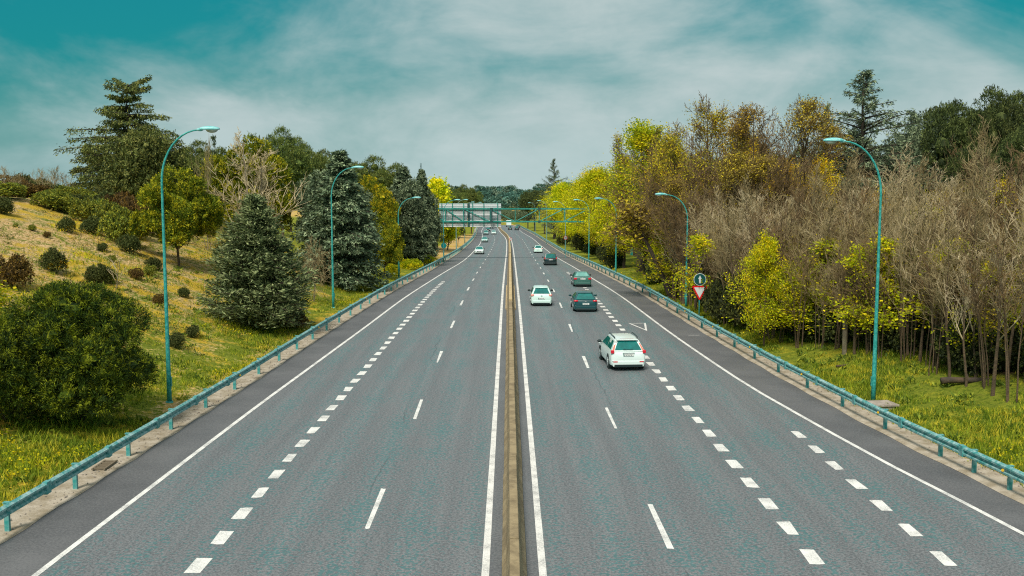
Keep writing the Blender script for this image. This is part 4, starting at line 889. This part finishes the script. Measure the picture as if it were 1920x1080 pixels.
# shrubs on the slope, each found by its foot in the photograph
def bushes():
    B = {}
    for k, (lf, sd, fl) in dict(dark=('bush', 61, 0), brown=('bushbr', 62, 0), green=('bushgr', 63, 0), flower=('bush', 64, 1)).items():
        o = blob_tree('shrub', sd, 1.6, [((0, 0, .75), (1.0, 1.0, .8)), ((.35, .2, .6), (.8, .8, .6))], FO[lf], MT['barkdark'], nc=34, cr=(.2, .36), ns=1500, m=6, L=.2, tl=.13, tw=.07, up=.3, tk=.035, trunk_h=.25, forks=3, kcore=.5)
        if fl:
            g = np.random.default_rng(7); P, Nn = blob_pts(g, [((.25, -.5, .5), (.8, .6, .5))], 260, .95, -.3); link('flowers', np_mesh('flowers', leaves(g, P, Nn, .11, .10, .6), 4, FO['gold']), o)
        B[k] = o
    return B
BU = bushes()
for px, py, w, k, lb in (
    (122, 437, 32, 'flower', 'round dark bush flecked with yellow flowers high on the slope, left one'), (174, 442, 38, 'flower', 'round dark bush flecked with yellow flowers high on the slope, right one'),
    (238, 474, 40, 'dark', 'dark round bush on the slope left of the first lamp, by the pine shade'), (96, 512, 50, 'flower', 'wide dark bush with yellow flowers mid slope above the near pine'),
    (185, 533, 44, 'dark', 'grey green bush mid slope just above the near pine'), (205, 533, 28, 'green', 'small green bush joined to the right of the grey green one'),
    (252, 526, 24, 'brown', 'little brown leafed bush standing on a thin stem mid slope'), (284, 507, 28, 'dark', 'small dark bush mid slope just left of the first lamp'),
    (191, 474, 20, 'dark', 'small dark bush on pale bare soil mid slope'), (86, 448, 14, 'brown', 'tiny dry bush high on the slope left of the flowered bushes'),
    (58, 434, 14, 'green', 'tiny green bush on the upper slope, right of the tiniest one'), (27, 430, 10, 'green', 'tiniest green bush on the upper slope by the left edge'),
    (342, 558, 22, 'dark', 'small dark bush right of the first lamp below the gold tipped pine'), (300, 574, 24, 'brown', 'small brown bush hiding behind the first lamp pole'),
    (360, 636, 28, 'dark', 'dark little bush on green grass right of the first lamp'), (328, 655, 34, 'dark', 'grey green bush touching the right side of the first lamp pole'),
    (22, 540, 70, 'brown', 'large rusty brown bush at the left edge above the near pine'), (552, 618, 42, 'brown', 'dry brown bush at the right foot of the grey green conifer'),
    (280, 520, 24, 'green', 'small fresh green bush mid slope below the small dark one'), (246, 448, 44, 'green', 'rounded green bush at the shaded edge left of the first lamp'),
    (208, 492, 16, 'green', 'tiny sprig of green on bare soil at mid slope'), (262, 436, 46, 'green', 'yellowish bush beneath the gold tipped pine, left side')):
    x_, Y_ = gpix(px, py); ww = w*Y_/F; put(BU[k], x_, Y_+.2, lb, 'shrub', 'shrubs dotted over the left slope', w=ww*1.05, h=ww*.80)
i = 0
spots = [(12, 408, 56, 'green'), (40, 398, 60, 'brown'), (62, 402, 50, 'brown'), (88, 408, 40, 'green'), (104, 402, 40, 'green'), (128, 408, 44, 'green'), (146, 402, 36, 'dark'), (160, 412, 40, 'green'), (184, 412, 40, 'green'), (206, 414, 36, 'green'), (222, 424, 34, 'green'),
         (72, 378, 46, 'dark'), (95, 384, 44, 'dark'), (118, 384, 40, 'green'), (140, 388, 40, 'green'), (20, 378, 52, 'brown'), (48, 374, 50, 'dark'), (170, 392, 34, 'green'), (200, 396, 40, 'dark'), (226, 404, 44, 'brown'), (5, 424, 30, 'dark'), (250, 412, 40, 'brown')]
TONE = dict(green='green', brown='brown', dark='dark grey green')
for px, py, w, k in spots:
    Y_ = 84+(408-py)*.55+rng.uniform(-2, 2); x_ = at(px, py, Y_)[0]; zt = at(px, py-w*.85, Y_)[2]; ww = w*Y_/F
    put(BU[k], x_, Y_, TONE[k]+' bush in the belt of bushes along the left hilltop', 'shrub', 'belt of bushes on the left hilltop', w=ww*1.4, h=max(1.2, zt-float(ground_z(x_, Y_))))
for k, (px, Y, top, w, lb) in enumerate(((205, 104, 345, 60, 'grey leaved tree at the foot of the huge cedar'), (140, 102, 352, 50, 'low green tree left of the huge cedar'))):
    putp(dens, px, Y, top, lb, wpx=w, group=gr1)
dead = bare_tree('bare_shrub', 55, 2.2, .025, MT['barkgrey'], MT['twigpale'], cs=.15, n1=7, l1=.5, n2=3, n3=2, up=.1, twr=.008)
for px, py, hh, lb in ((216, 545, 2.6, 'leafless pale sapling standing up from the near pine top'), (126, 520, 2.2, 'thin leafless stem mid slope right of the flowered bush'), (57, 496, 1.2, 'small dead grey branch lying high on the slope')):
    x_, Y_ = gpix(px, py); put(dead, x_, Y_, lb, 'shrub', h=hh)
low = blob_tree('shrub', 66, 1.2, [((0, 0, .5), (1.4, 1.0, .6))], FO['limegr'], None, nc=24, cr=(.25, .4), ns=900, m=6, L=.25, tl=.18, tw=.1, kcore=0)
for px, py, w, lb in ((770, 506, 40, 'low light green shrub by the guardrail right of the third lamp'), (800, 497, 34, 'low light green shrub below the dark cedar pair'), (735, 516, 30, 'low light green shrub left of the third lamp foot')):
    x_, Y_ = gpix(px, py); put(low, x_, Y_, lb, 'shrub', w=w*Y_/F, h=1.1)

# ---- right side: the bare thicket
V = []
for k, (h_, r_, st, n1, tw_, lf) in enumerate(((9, .085, 1, 15, 'twig', None), (9.5, .10, 1, 17, 'twigpale', None), (8.5, .07, 3, 21, 'twigbrown', 'olive'), (9, .07, 4, 24, 'twigbrown', None), (10, .12, 1, 16, 'twigpale', 'gold'), (9, .06, 5, 25, 'twig', 'limegr'), (9, .07, 2, 18, 'twig', None))):
    V.append(bare_tree('bare_tree', 100+k, h_, r_, MT['bark'], MT[tw_], FO[lf] if lf else None, lper=3, ll=.085, lw=.065, fracl=.17, lspread=.1, cs=.36, n1=n1, l1=.40, a1=.42, n2=5, n3=4, up=.12, stems=st, wob=.045, twr=.013))
VB = []
for k in range(3):
    VB.append(bare_tree('budding_tree', 120+k, 13, .15, MT['bark'], MT['twigbrown'], (FO['olive'], FO['gold'], FO['rust'])[k], lper=4, ll=.12, lw=.09, lspread=.22, fracl=(.42, .55, .28)[k], cs=.34, n1=32, l1=.46, a1=.9, n2=8, n3=6, up=.12, stems=1, twr=.018))
def edge(Y): return float(np.interp(Y, [30, 35, 41, 48, 55, 60, 71, 80, 100], [8.4, 7.4, 6.6, 6.4, 4.4, 3.2, 2.4, 2.4, 3]))
zone = lambda px: ('by the arrow sign' if px < 1400 else 'behind the lime green tree' if px < 1540 else 'left of the tallest right lamp' if px < 1640 else 'right of the tallest right lamp' if px < 1780 else 'at the right picture edge')
gb = 'bare thin trees of the right thicket'
n_ = 0
for row, (d0, dstep, hh) in enumerate(((0, 1.0, 7.4), (1.2, 1.0, 8.2), (2.6, 1.2, 8.8), (4.6, 1.6, 9.3), (7.4, 2.2, 9.8), (11, 2.8, 10.6), (16, 3.4, 11.4), (22, 4, 12.2), (29, 4.5, 13))):
    Y = 38.+row*.7
    if row > 5: hh -= 2.2
    while Y < (92 if row < 6 else 104):
        d = d0+edge(Y)+rng.uniform(-.5, .5); x = float(XRA(Y))+d; px = 954+x*F/Y
        if px < 2010 and px > 1225:
            f_ = float(np.interp(px, [1230, 1330, 1500, 1700, 1900], [1.15, 1.04, .98, .98, 1.0]))
            put(V[rng.randrange(7)], x, Y, ('front row' if row < 2 else 'inner row')+' thin bare tree of the thicket '+zone(px), 'tree', gb, h=hh*f_*rng.uniform(.72, 1.14), kw=rng.uniform(.8, 1.25)); n_ += 1
        Y += dstep*rng.uniform(.7, 1.3)*(1+max(0, Y-60)*.02)
# budding trees behind
BT = [(1262, 84, 236, 92, 0, 'sparse olive budding tree just right of the tall twin trunks'), (1282, 96, 262, 90, 1, 'golden leaved tree rising above the second right lamp'), (1330, 92, 188, 96, 0, 'tallest olive budding tree reaching against the sky left of centre of the wood'),
      (1372, 100, 226, 80, 1, 'golden budding tree right of the tallest olive one'), (1422, 90, 196, 96, 2, 'brown twiggy tree with rusty buds against the sky, left of two'), (1478, 92, 182, 100, 2, 'brown twiggy tree with rusty buds against the sky, right of two'),
      (1520, 98, 228, 84, 2, 'rusty budding tree before the small cedar tip'), (1350, 80, 282, 96, 2, 'rusty leaved tree over the bare thicket near the second right lamp'), (1450, 80, 288, 90, 2, 'rusty leaved tree over the middle of the bare thicket'),
      (1560, 84, 290, 92, 1, 'golden orange tree under the tallest right lamp head'), (1500, 82, 300, 80, 1, 'golden tree peeping over the thicket left of the lamp head'), (1900, 74, 330, 80, 1, 'golden tree deep in the wood at the right picture edge'), (1780, 76, 348, 90, 0, 'olive budding tree low below the dark pines'), (1665, 78, 352, 80, 1, 'gold flecked tree behind the tallest right lamp pole'),
      (1232, 80, 330, 70, 2, 'rusty leaved leaning tree left of the second right lamp'), (1400, 110, 250, 90, 1, 'golden tree far back between the twiggy ones'), (1300, 110, 280, 90, 0, 'olive tree far back behind the golden ones')]
for px, Y, top, w, k, lb in BT: putp(VB[k], px, Y, top, lb, wpx=w, group=gr2, kw=1.5)
rc = conifer('cedar_tree', 15, 16, 5.0, FO['blued'], MT['barkdark'], nb=150, m=110, layers=0, prof=lambda t: max(.05, min(1, (1-t)*1.9)**.9), rise=.30, droop=.16, tl=.34, tw=.085, ragged=.75, width=.16)
putp(rc, 1624, 100, 133, 'tall spiky dark cedar above the right wood', wpx=230, group=gr2, rz=1)
putp(rc, 1553, 104, 195, 'small dark cedar tip left of the tall spiky cedar', wpx=90, group=gr2, rz=3)
putp(rc, 1708, 108, 208, 'ragged grey cedar top between the tall cedar and the dark pines', wpx=150, group=gr2, rz=5)
rd = blob_tree('evergreen_tree', 16, 12, [((0, 0, 7.2), (4.6, 4.6, 4.4)), ((3, 0, 6), (3.6, 3.6, 4)), ((-2.6, 1, 5.5), (3.6, 3.6, 4))], FO['blued'], MT['barkdark'], nc=90, cr=(.8, 1.4), ns=5000, m=9, L=.8, tl=.4, tw=.11, up=-.1, droop=.2)
putp(rd, 1745, 104, 216, 'grey green spreading evergreen next to the dark pines', wpx=150, group=gr2, rz=.5)
putp(rd, 1640, 108, 262, 'dark evergreen mass under the tall spiky cedar', wpx=190, group=gr2, rz=2.5)
rp = blob_tree('stone_pine', 24, 12, [((0, 0, 8.4), (4.6, 4.6, 3.5)), ((3.4, .5, 7.2), (3.6, 3.6, 3.4)), ((-3.4, -.5, 7.0), (3.6, 3.6, 3.4)), ((.5, -1.5, 5.2), (4.2, 4.2, 3.2))], FO['pineright'], MT['barkdark'], nc=44, cr=(1.2, 2.2), ns=10500, m=9, L=.5, tl=.30, tw=.09, up=.6, tk=.3, trunk_h=5)
for px, Y, top, w, rz_, lb in ((1855, 102, 190, 175, 0, 'large dark domed pine at the top right of the wood'), (1920, 92, 206, 150, 1.5, 'dark pine cut by the right picture edge'), (1800, 112, 218, 130, 3, 'dark pine behind the left flank of the large domed pine'), (1960, 84, 236, 140, 4, 'lower dark pine at the right picture edge'), (1880, 90, 262, 130, 5, 'dark pine below the large domed one')):
    putp(rp, px, Y, top, lb, wpx=w, group=gr2, rz=rz_)
for px, Y, top, w, k in ((1420, 125, 292, 150, 0), (1500, 130, 300, 150, 1), (1320, 135, 305, 130, 2), (1250, 140, 320, 120, 3), (1580, 125, 300, 140, 4)):
    putp(stone, px, Y, top, ('first', 'second', 'third', 'fourth', 'fifth')[k]+' olive pine glimpsed deep behind the bare thicket', wpx=w, group=gr2)
lt = bare_tree('lime_tree', 71, 7, .08, MT['bark'], MT['twigbrown'], FO['lime'], lper=9, ll=.11, lw=.085, lspread=.18, cs=.08, n1=26, l1=.42, a1=.75, n2=7, n3=5, up=.06)
x_, Y_ = gpix(1425, 655); put(lt, x_+.3, Y_+.3, 'bright lime green young tree at the front edge of the bare thicket', w=2.7, h=at(1430, 448, Y_)[2]-float(ground_z(x_, Y_)), rz=0)
put(lt, x_+2.6, Y_+.2, 'lower lime green young tree right of the brightest one', w=2.6, h=4.6, rz=2)
yt = bare_tree('young_tree', 72, 6, .07, MT['bark'], MT['twigbrown'], FO['lime'], lper=4, ll=.14, lw=.10, lspread=.14, fracl=.6, cs=.15, n1=22, l1=.4, a1=.8, n2=6, n3=4, up=.05)
for k, (px, Y, w, h_, lb) in enumerate(((1560, 58, 5.2, 5.8, 'yellow leaved young tree inside the thicket left of the tallest right lamp'), (1500, 60, 4.5, 4.5, 'yellow leaved sapling right of the lime green tree'), (1680, 56, 4.6, 5.2, 'yellow leaved sapling right of the tallest right lamp'), (1780, 57, 4.5, 4.8, 'yellow green sapling deep in the thicket on the right'), (1860, 54, 4.5, 4.6, 'yellow green sapling near the right picture edge'), (1350, 74, 4.5, 5, 'yellow leaved sapling behind the arrow sign'), (1245, 86, 5, 6, 'yellow green sapling left of the second right lamp'), (1620, 66, 5, 6, 'yellow flecked tree behind the lamp deep in the thicket'), (1720, 68, 5, 6, 'gold flecked tree far inside the thicket on the right'))):
    x_ = at(px, 500, Y)[0]; put(yt, x_, Y, lb, 'tree', 'young leafy trees in the thicket', w=w, h=h_)
for k in range(17):
    Y = rng.uniform(42, 74); x_ = float(XRA(Y))+edge(Y)+rng.uniform(-.3, 3.5)
    if 954+x_*F/Y < 2000: put(yt, x_, Y, 'small sapling in yellow green leaf between the bare stems '+zone(954+x_*F/Y), 'tree', 'young leafy trees in the thicket', w=rng.uniform(2.8, 4.6), h=rng.uniform(3.0, 6.2))
ivy = blob_tree('undergrowth', 73, 2.2, [((0, 0, .9), (1.6, 1.3, 1.2)), ((.8, .4, .7), (1.2, 1.2, .9))], FO['ivy'], None, nc=40, cr=(.3, .55), ns=2400, m=6, L=.3, tl=.16, tw=.10, up=.2, kcore=.6)
k = 0
for Y in np.arange(40, 92, 2.1):
    for dd, w, h_ in ((2.2, 3.4, 2.2), (6.5, 5, 3.2)):
        x_ = float(XRA(Y))+edge(Y)+dd+rng.uniform(-.8, .8); px = 954+x_*F/Y
        if px < 2000: put(ivy, x_, Y, ('low dark undergrowth' if dd < 3 else 'tall dark undergrowth')+' among the stems '+zone(px), 'undergrowth', 'dark undergrowth in the right wood', w=w, h=h_*rng.uniform(.7, 1.15))
x_, Y_ = gpix(1392, 622); put(ivy, x_+.5, Y_+.8, 'dark ivy covered bush at the foot of the lime green tree', 'shrub', w=2.6, h=3.2)
put(ivy, x_+.3, Y_+4.5, 'dark ivy bush right of the arrow sign post', 'shrub', w=2.6, h=3.0)

# ---- right side: the tall spring trees farther along
G1 = bare_tree('spring_tree', 81, 16, .30, MT['barkdark'], MT['twigbrown'], FO['limegr'], lper=5, ll=.17, lw=.13, lspread=.35, fracl=.5, cs=.42, n1=34, l1=.34, a1=.65, n2=9, n3=5, up=.12, twr=.018)
G2 = bare_tree('spring_tree', 82, 13, .22, MT['barkdark'], MT['twigbrown'], FO['lime'], lper=9, ll=.17, lw=.13, lspread=.5, fracl=.72, cs=.24, n1=34, l1=.34, a1=.75, n2=9, n3=5, up=.08, twr=.018)
G3 = bare_tree('spring_tree', 83, 15, .26, MT['barkdark'], MT['twigbrown'], FO['olive'], lper=5, ll=.15, lw=.11, lspread=.3, fracl=.4, cs=.35, n1=34, l1=.34, a1=.65, n2=9, n3=5, up=.14, stems=2, twr=.018)
T3 = [(G1, 1150, 119, 246, 100, 'tall spring tree with a straight dark trunk beside the third right lamp'), (G1, 1183, 104, 240, 110, 'tall spring tree with a straight dark trunk right of the third right lamp'), (G3, 1214, 98, 262, 80, 'olive spring tree right of the two tall trunks'), (G3, 1125, 132, 258, 70, 'twiggy olive spring tree left of the two tall trunks'),
      (G2, 1078, 188, 328, 84, 'yellow green tree mass behind the fourth right lamp'), (G2, 1108, 168, 318, 90, 'yellow green tree over the right end of the gantry'), (G2, 1050, 225, 338, 70, 'yellow green tree above the middle right of the gantry'), (G2, 1035, 265, 346, 56, 'yellow green tree beside the small far cedar'), (G2, 1018, 300, 356, 46, 'yellow tree next to the dark umbrella pine'),
      (G2, 1140, 142, 352, 80, 'low leafy yellow green tree before the tall trunks'), (G2, 1205, 112, 375, 90, 'low leafy green tree right of the tall trunks'), (G2, 1092, 158, 392, 60, 'small leafy tree right of the fourth right lamp'), (G1, 1088, 152, 338, 66, 'leaning dark trunked tree by the fourth right lamp'), (G2, 1245, 100, 400, 70, 'low leafy tree left of the second right lamp'),
      (G2, 1170, 128, 400, 70, 'green tree low behind the two tall trunks'), (G2, 1062, 205, 400, 44, 'small yellow green tree behind the red speed sign'), (G2, 1040, 245, 402, 36, 'small green tree behind the first slim grey lamp'), (G2, 1225, 125, 330, 90, 'yellow green tree deep behind the olive spring tree')]
for p_, px, Y, top, w, lb in T3: putp(p_, px, Y, top, lb, wpx=w, group='spring trees along the right verge')
lean = bare_tree('leaning_tree', 84, 9, .17, MT['barkdark'], MT['twigbrown'], FO['rust'], lper=2, ll=.2, lw=.15, fracl=.6, cs=.5, n1=22, l1=.4, n2=7, n3=5, lean=0, wob=.03, twr=.016)
x_, Y_ = gpix(1262, 563); o = put(lean, x_, Y_+.5, 'dark trunk leaning to the left near the second right lamp', w=5.5, h=9.5, rz=0); o.rotation_euler = (0, R(-17), 0)
up = blob_tree('umbrella_pine', 25, 17, [((0, 0, 12.5), (6, 5, 4.2)), ((-2.5, .5, 10.2), (4.2, 4, 3)), ((3.2, -.5, 11), (3.6, 3.6, 3.2))], FO['pineright'], MT['barkdark'], nc=100, cr=(.9, 1.6), ns=4200, m=8, L=.7, tl=.5, tw=.16, tk=.4, trunk_h=10, kcore=.7)
putp(up, 1003, 400, 358, 'dark umbrella pine with a bare trunk at the far bend of the road', wpx=60, group=gr2)
putp(up, 1021, 350, 366, 'dark umbrella pine nearer and right of the far one', wpx=46, group=gr2)
putp(up, 990, 455, 362, 'dark rounded pine left of the umbrella pine at the far bend', wpx=40, group=gr2)
putp(rc, 1039, 290, 298, 'small distant cedar above the yellow green trees', wpx=46, group=gr2, rz=2)
for px, py, w, lb in ((1125, 500, 50, 'dark shrub row left of the tall trunks'), (1080, 476, 44, 'dark bushes behind the red speed sign'), (1135, 508, 40, 'dark brush at the feet of the tall trunks'), (1098, 484, 40, 'dark brush right of the fourth lamp'), (1215, 543, 60, 'dark brush right of the tall trunks'), (1050, 462, 40, 'dark bushes behind the slim grey lamps')):
    x_, Y_ = gpix(px, py); put(ivy, x_+1.5, Y_+4, lb, 'shrub', w=w*Y_/F, h=w*.8*Y_/F)
for px, Y, top, w, lb in ((948, 640, 391, 34, 'dark bushy tree on the sand below the distant wood, left one'), (966, 625, 394, 36, 'dark bushy tree on the sand below the distant wood, middle one'), (986, 600, 390, 34, 'dark bushy tree on the sand below the distant wood, right one')):
    x_, _, zt = at(px, top, Y); rz_ = float(ground_z(x_, Y)); o = rd if rd.name not in USED else copy_tree(rd); k_ = (zt-rz_+2)/12
    o.location = (x_, Y, rz_-2); o.scale = (k_*1.1, k_*1.1, k_); tag(o, lb, 'tree', gr2)
# far woods
g_ = np.random.default_rng(5)
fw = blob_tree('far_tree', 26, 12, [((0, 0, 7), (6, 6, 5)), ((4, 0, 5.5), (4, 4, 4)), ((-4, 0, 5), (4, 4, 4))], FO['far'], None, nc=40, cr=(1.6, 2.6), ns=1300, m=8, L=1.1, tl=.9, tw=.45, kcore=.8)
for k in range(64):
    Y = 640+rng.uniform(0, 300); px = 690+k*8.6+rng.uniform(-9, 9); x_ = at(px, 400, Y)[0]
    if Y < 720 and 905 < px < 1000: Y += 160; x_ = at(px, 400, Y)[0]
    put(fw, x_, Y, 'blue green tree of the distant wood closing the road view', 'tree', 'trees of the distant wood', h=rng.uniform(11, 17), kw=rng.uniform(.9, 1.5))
# far back-up woods left and right of the road, so that no bare plain shows between the near trees
for k in range(70):
    s_ = -1 if k % 2 else 1; Y = rng.uniform(190, 520); x_ = (float(XLA(Y))-rng.uniform(14, 90)) if s_ < 0 else (float(XRA(Y))+rng.uniform(12, 90))
    put(stone if k % 3 else rd, x_, Y, 'dark evergreen deep in the far wood '+('left' if s_ < 0 else 'right')+' of the road', 'tree', 'evergreens deep behind the roadside trees', h=rng.uniform(9, 13))

# ------------------------------------------------------------------ logs, mast, grass
def log(px, py, L, r, rz, label):
    x_, Y_ = gpix(px, py); g = np.random.default_rng(int(px)); sg, pt = branch(g, (-L/2, 0, 0), (1, 0, .02), L, r, 6, up=0, wob=.06, tip=.7)
    m = MB().tube([p[0] for p in pt], [p[2] for p in pt], 9)
    s1, p1 = branch(g, pt[3][0], (0.6, .5, .5), L*.25, r*.35, 3); m.tube([p[0] for p in p1], [p[2] for p in p1], 6)
    o = m.build('fallen_log', MT['log'], None, smooth=True); o.location = (x_, Y_, float(ground_z(x_, Y_))+r*.8); o.rotation_euler = (0, 0, rz); tag(o, label, 'log')
log(1812, 722, 2.3, .15, .05, 'thick fallen log lying between the stems at the thicket edge')
log(1580, 690, .7, .06, .2, 'short piece of dead wood on the grass left of the lamp')
m = MB().tube([(0, 0, 0), (0, 0, 2.2)], .13, 9); m.tube([(0, 0, 1.6), (.12, 0, 2.0)], .06, 6); o = m.build('tree_stump', MT['barkgrey']); x_, Y_ = gpix(1583, 668); o.location = (x_, Y_, float(ground_z(x_, Y_))-.3); tag(o, 'pale broken stump standing at the thicket edge left of the lamp', 'stump')
mx_, _, mz = at(789, 306, 420); zg = float(ground_z(mx_, 420)); m = MB()
for a_, b_ in ((-.4, -.4), (.4, -.4), (.4, .4), (-.4, .4)): m.tube([(a_, b_, 0), (a_*.5, b_*.5, mz-zg)], .07, 5)
for k in range(14): z_ = (mz-zg)*(k+1)/15; q = .4*(1-.5*(k+1)/15); m.tube([(-q, -q, z_), (q, q, z_+1)], .05, 4); m.tube([(q, -q, z_), (-q, q, z_+1)], .05, 4)
o = m.build('radio_mast', MT['gantrydark']); o.location = (mx_, 420, zg); tag(o, 'thin lattice mast above the trees left of the gantry', 'mast')

def scatter(name, n, m_, size, wide, sides, seed, patch=None, label=None, rz_h=1.):
    g = np.random.default_rng(seed); Y = 22+g.random(n)**1.5*86; lft = g.random(n) < sides
    d = g.random(n); x = np.where(lft, XLA(Y)-1.3-d**1.2*np.where(Y < 60, 17, 22), XRA(Y)+1.1+d*np.interp(Y, [20, 35, 48, 60, 80], [13, 10, 8, 5, 4.5]))
    q = np.sin(x*.55+Y*.21+seed)+np.sin(Y*.43-x*.37)+.7*np.sin(x*1.7+seed*2)*np.sin(Y*1.3)
    if patch is not None: k = q > patch; x, Y = x[k], Y[k]; lft = lft[k]
    dl = XLA(Y)-x
    if patch is None: k = ~lft | (g.random(len(x)) < np.interp(dl, [0, 5, 10, 20], [1, .9, .5, .28])); x, Y = x[k], Y[k]
    if patch is None: q = np.sin(x*.55+Y*.21+seed)+np.sin(Y*.43-x*.37)+.8*np.sin(x*1.9+Y*.9)*np.sin(Y*1.5-x*.4); k = q+g.normal(size=len(x))*.4 > -.9; x, Y, q = x[k], Y[k], q[k]; size = np.repeat(size*np.clip(1+.35*q, .5, 1.7), 4)
    P = np.stack([x, Y, ground_z(x, Y)], 1); nb = 4 if patch is None else 2; P = np.repeat(P, nb, 0)+g.normal(size=(len(P)*nb, 3))*[.07, .07, 0]
    if patch is not None: P[:, 2] += g.uniform(.05, .22, len(P))
    D = g.normal(size=P.shape)*[.45, .45, 0]+[0, 0, 1.]; s = np.repeat(g.uniform(.6, 1.4, len(P)//nb), nb)
    n2 = len(P); d_ = unit(D); w = unit(np.cross(d_, rdirs(g, n2))); l = np.asarray(size*s)[:, None]; ww = wide*.5
    Q = np.stack([P-w*ww-[0, 0, .02], P+w*ww-[0, 0, .02], P+d_*l], 1).reshape(-1, 3) if patch is None else leaves(g, P, D, size, wide, .8)
    tag(link(name, np_mesh(name, Q, 3 if patch is None else 4, m_)), label, name.replace('_', ' '), kind='stuff')
GR = foliage('grass_blades', (.10, .16, .01), (.26, .31, .02), (.44, .38, .03), .5, .35)
scatter('grass', 62000, GR, .20, .045, .55, 3, None, 'yellow green grass covering the verges and the lower slope')
scatter('wildflowers', 60000, FO['lime'], .085, .07, .75, 4, 1.45, 'patches of yellow and orange wildflowers in the verge grass')
WD = foliage('weeds', (.07, .12, .015), (.16, .22, .02), (.28, .30, .03), .8, .3)
g = np.random.default_rng(9); n = 420; Y = 26+g.random(n)**1.3*50; s_ = g.random(n) < .45
x = np.where(s_, XLA(Y)-1.8-g.random(n)*12, XRA(Y)+1.6+g.random(n)*np.interp(Y, [20, 35, 48, 60, 80], [11, 9, 8, 4.5, 4]))
P = np.stack([x, Y, ground_z(x, Y)], 1); P = np.repeat(P, 22, 0)+g.normal(size=(n*22, 3))*[.16, .16, .0]
tag(link('weeds', np_mesh('weeds', leaves(g, P, g.normal(size=P.shape)*[.7, .7, 0]+[0, 0, .7], .26, .09, .3), 4, WD)), 'leafy green weeds scattered through the verge grass', 'weeds', kind='stuff')
g = np.random.default_rng(12); n = 1500; Y = 34+g.random(n)*66; x = XLA(Y)-4-g.random(n)*30; q = np.sin(x*.5+Y*.3)+np.sin(Y*.37-x*.6)+g.normal(size=n)*.5; k = q > .1; x, Y = x[k], Y[k]
P = np.stack([x, Y, ground_z(x, Y)], 1); sz = np.repeat(g.uniform(.10, .38, len(P)), 34)[:, None]; P = np.repeat(P, 34, 0)+g.normal(size=(len(P)*34, 3))*sz*[1, 1, .35]+sz*[0, 0, .3]
o = link('scrub', np_mesh('scrub', leaves(g, P, g.normal(size=P.shape)*[.7, .7, 0]+[0, 0, .8], .15, .05, .4), 4, foliage('scrub_leaves', (.09, .11, .03), (.24, .22, .05), (.44, .27, .06), .25, .2))); tag(o, 'low mixed scrub and dry tufts spread over the left slope', 'scrub', kind='stuff')
g = np.random.default_rng(10); n = 900; Y = 26+g.random(n)*45; s_ = g.random(n) < .5; x = np.where(s_, XLA(Y)-.2-g.random(n)**2*1.6, XRA(Y)+.3+g.random(n)**1.5*1.4); m = MB()
for a_, b_ in zip(x, Y): q = rng.uniform(.012, .04); m.box((a_, b_, float(RZ(b_))+.03+q*.4), (q*1.5, q*1.2, q), 0, Matrix.Rotation(rng.uniform(0, 3), 3, 'Z'))
tag(m.build('gravel', MT['slab']), 'loose stones lying along the concrete gutters', 'gravel', kind='stuff')
# prototypes never shown stay out of the scene
for p_ in list(BU.values())+V+VB+[fw, stone, rd]:
    if p_.name not in USED:
        for c in list(p_.children): bpy.data.objects.remove(c)
        bpy.data.objects.remove(p_)
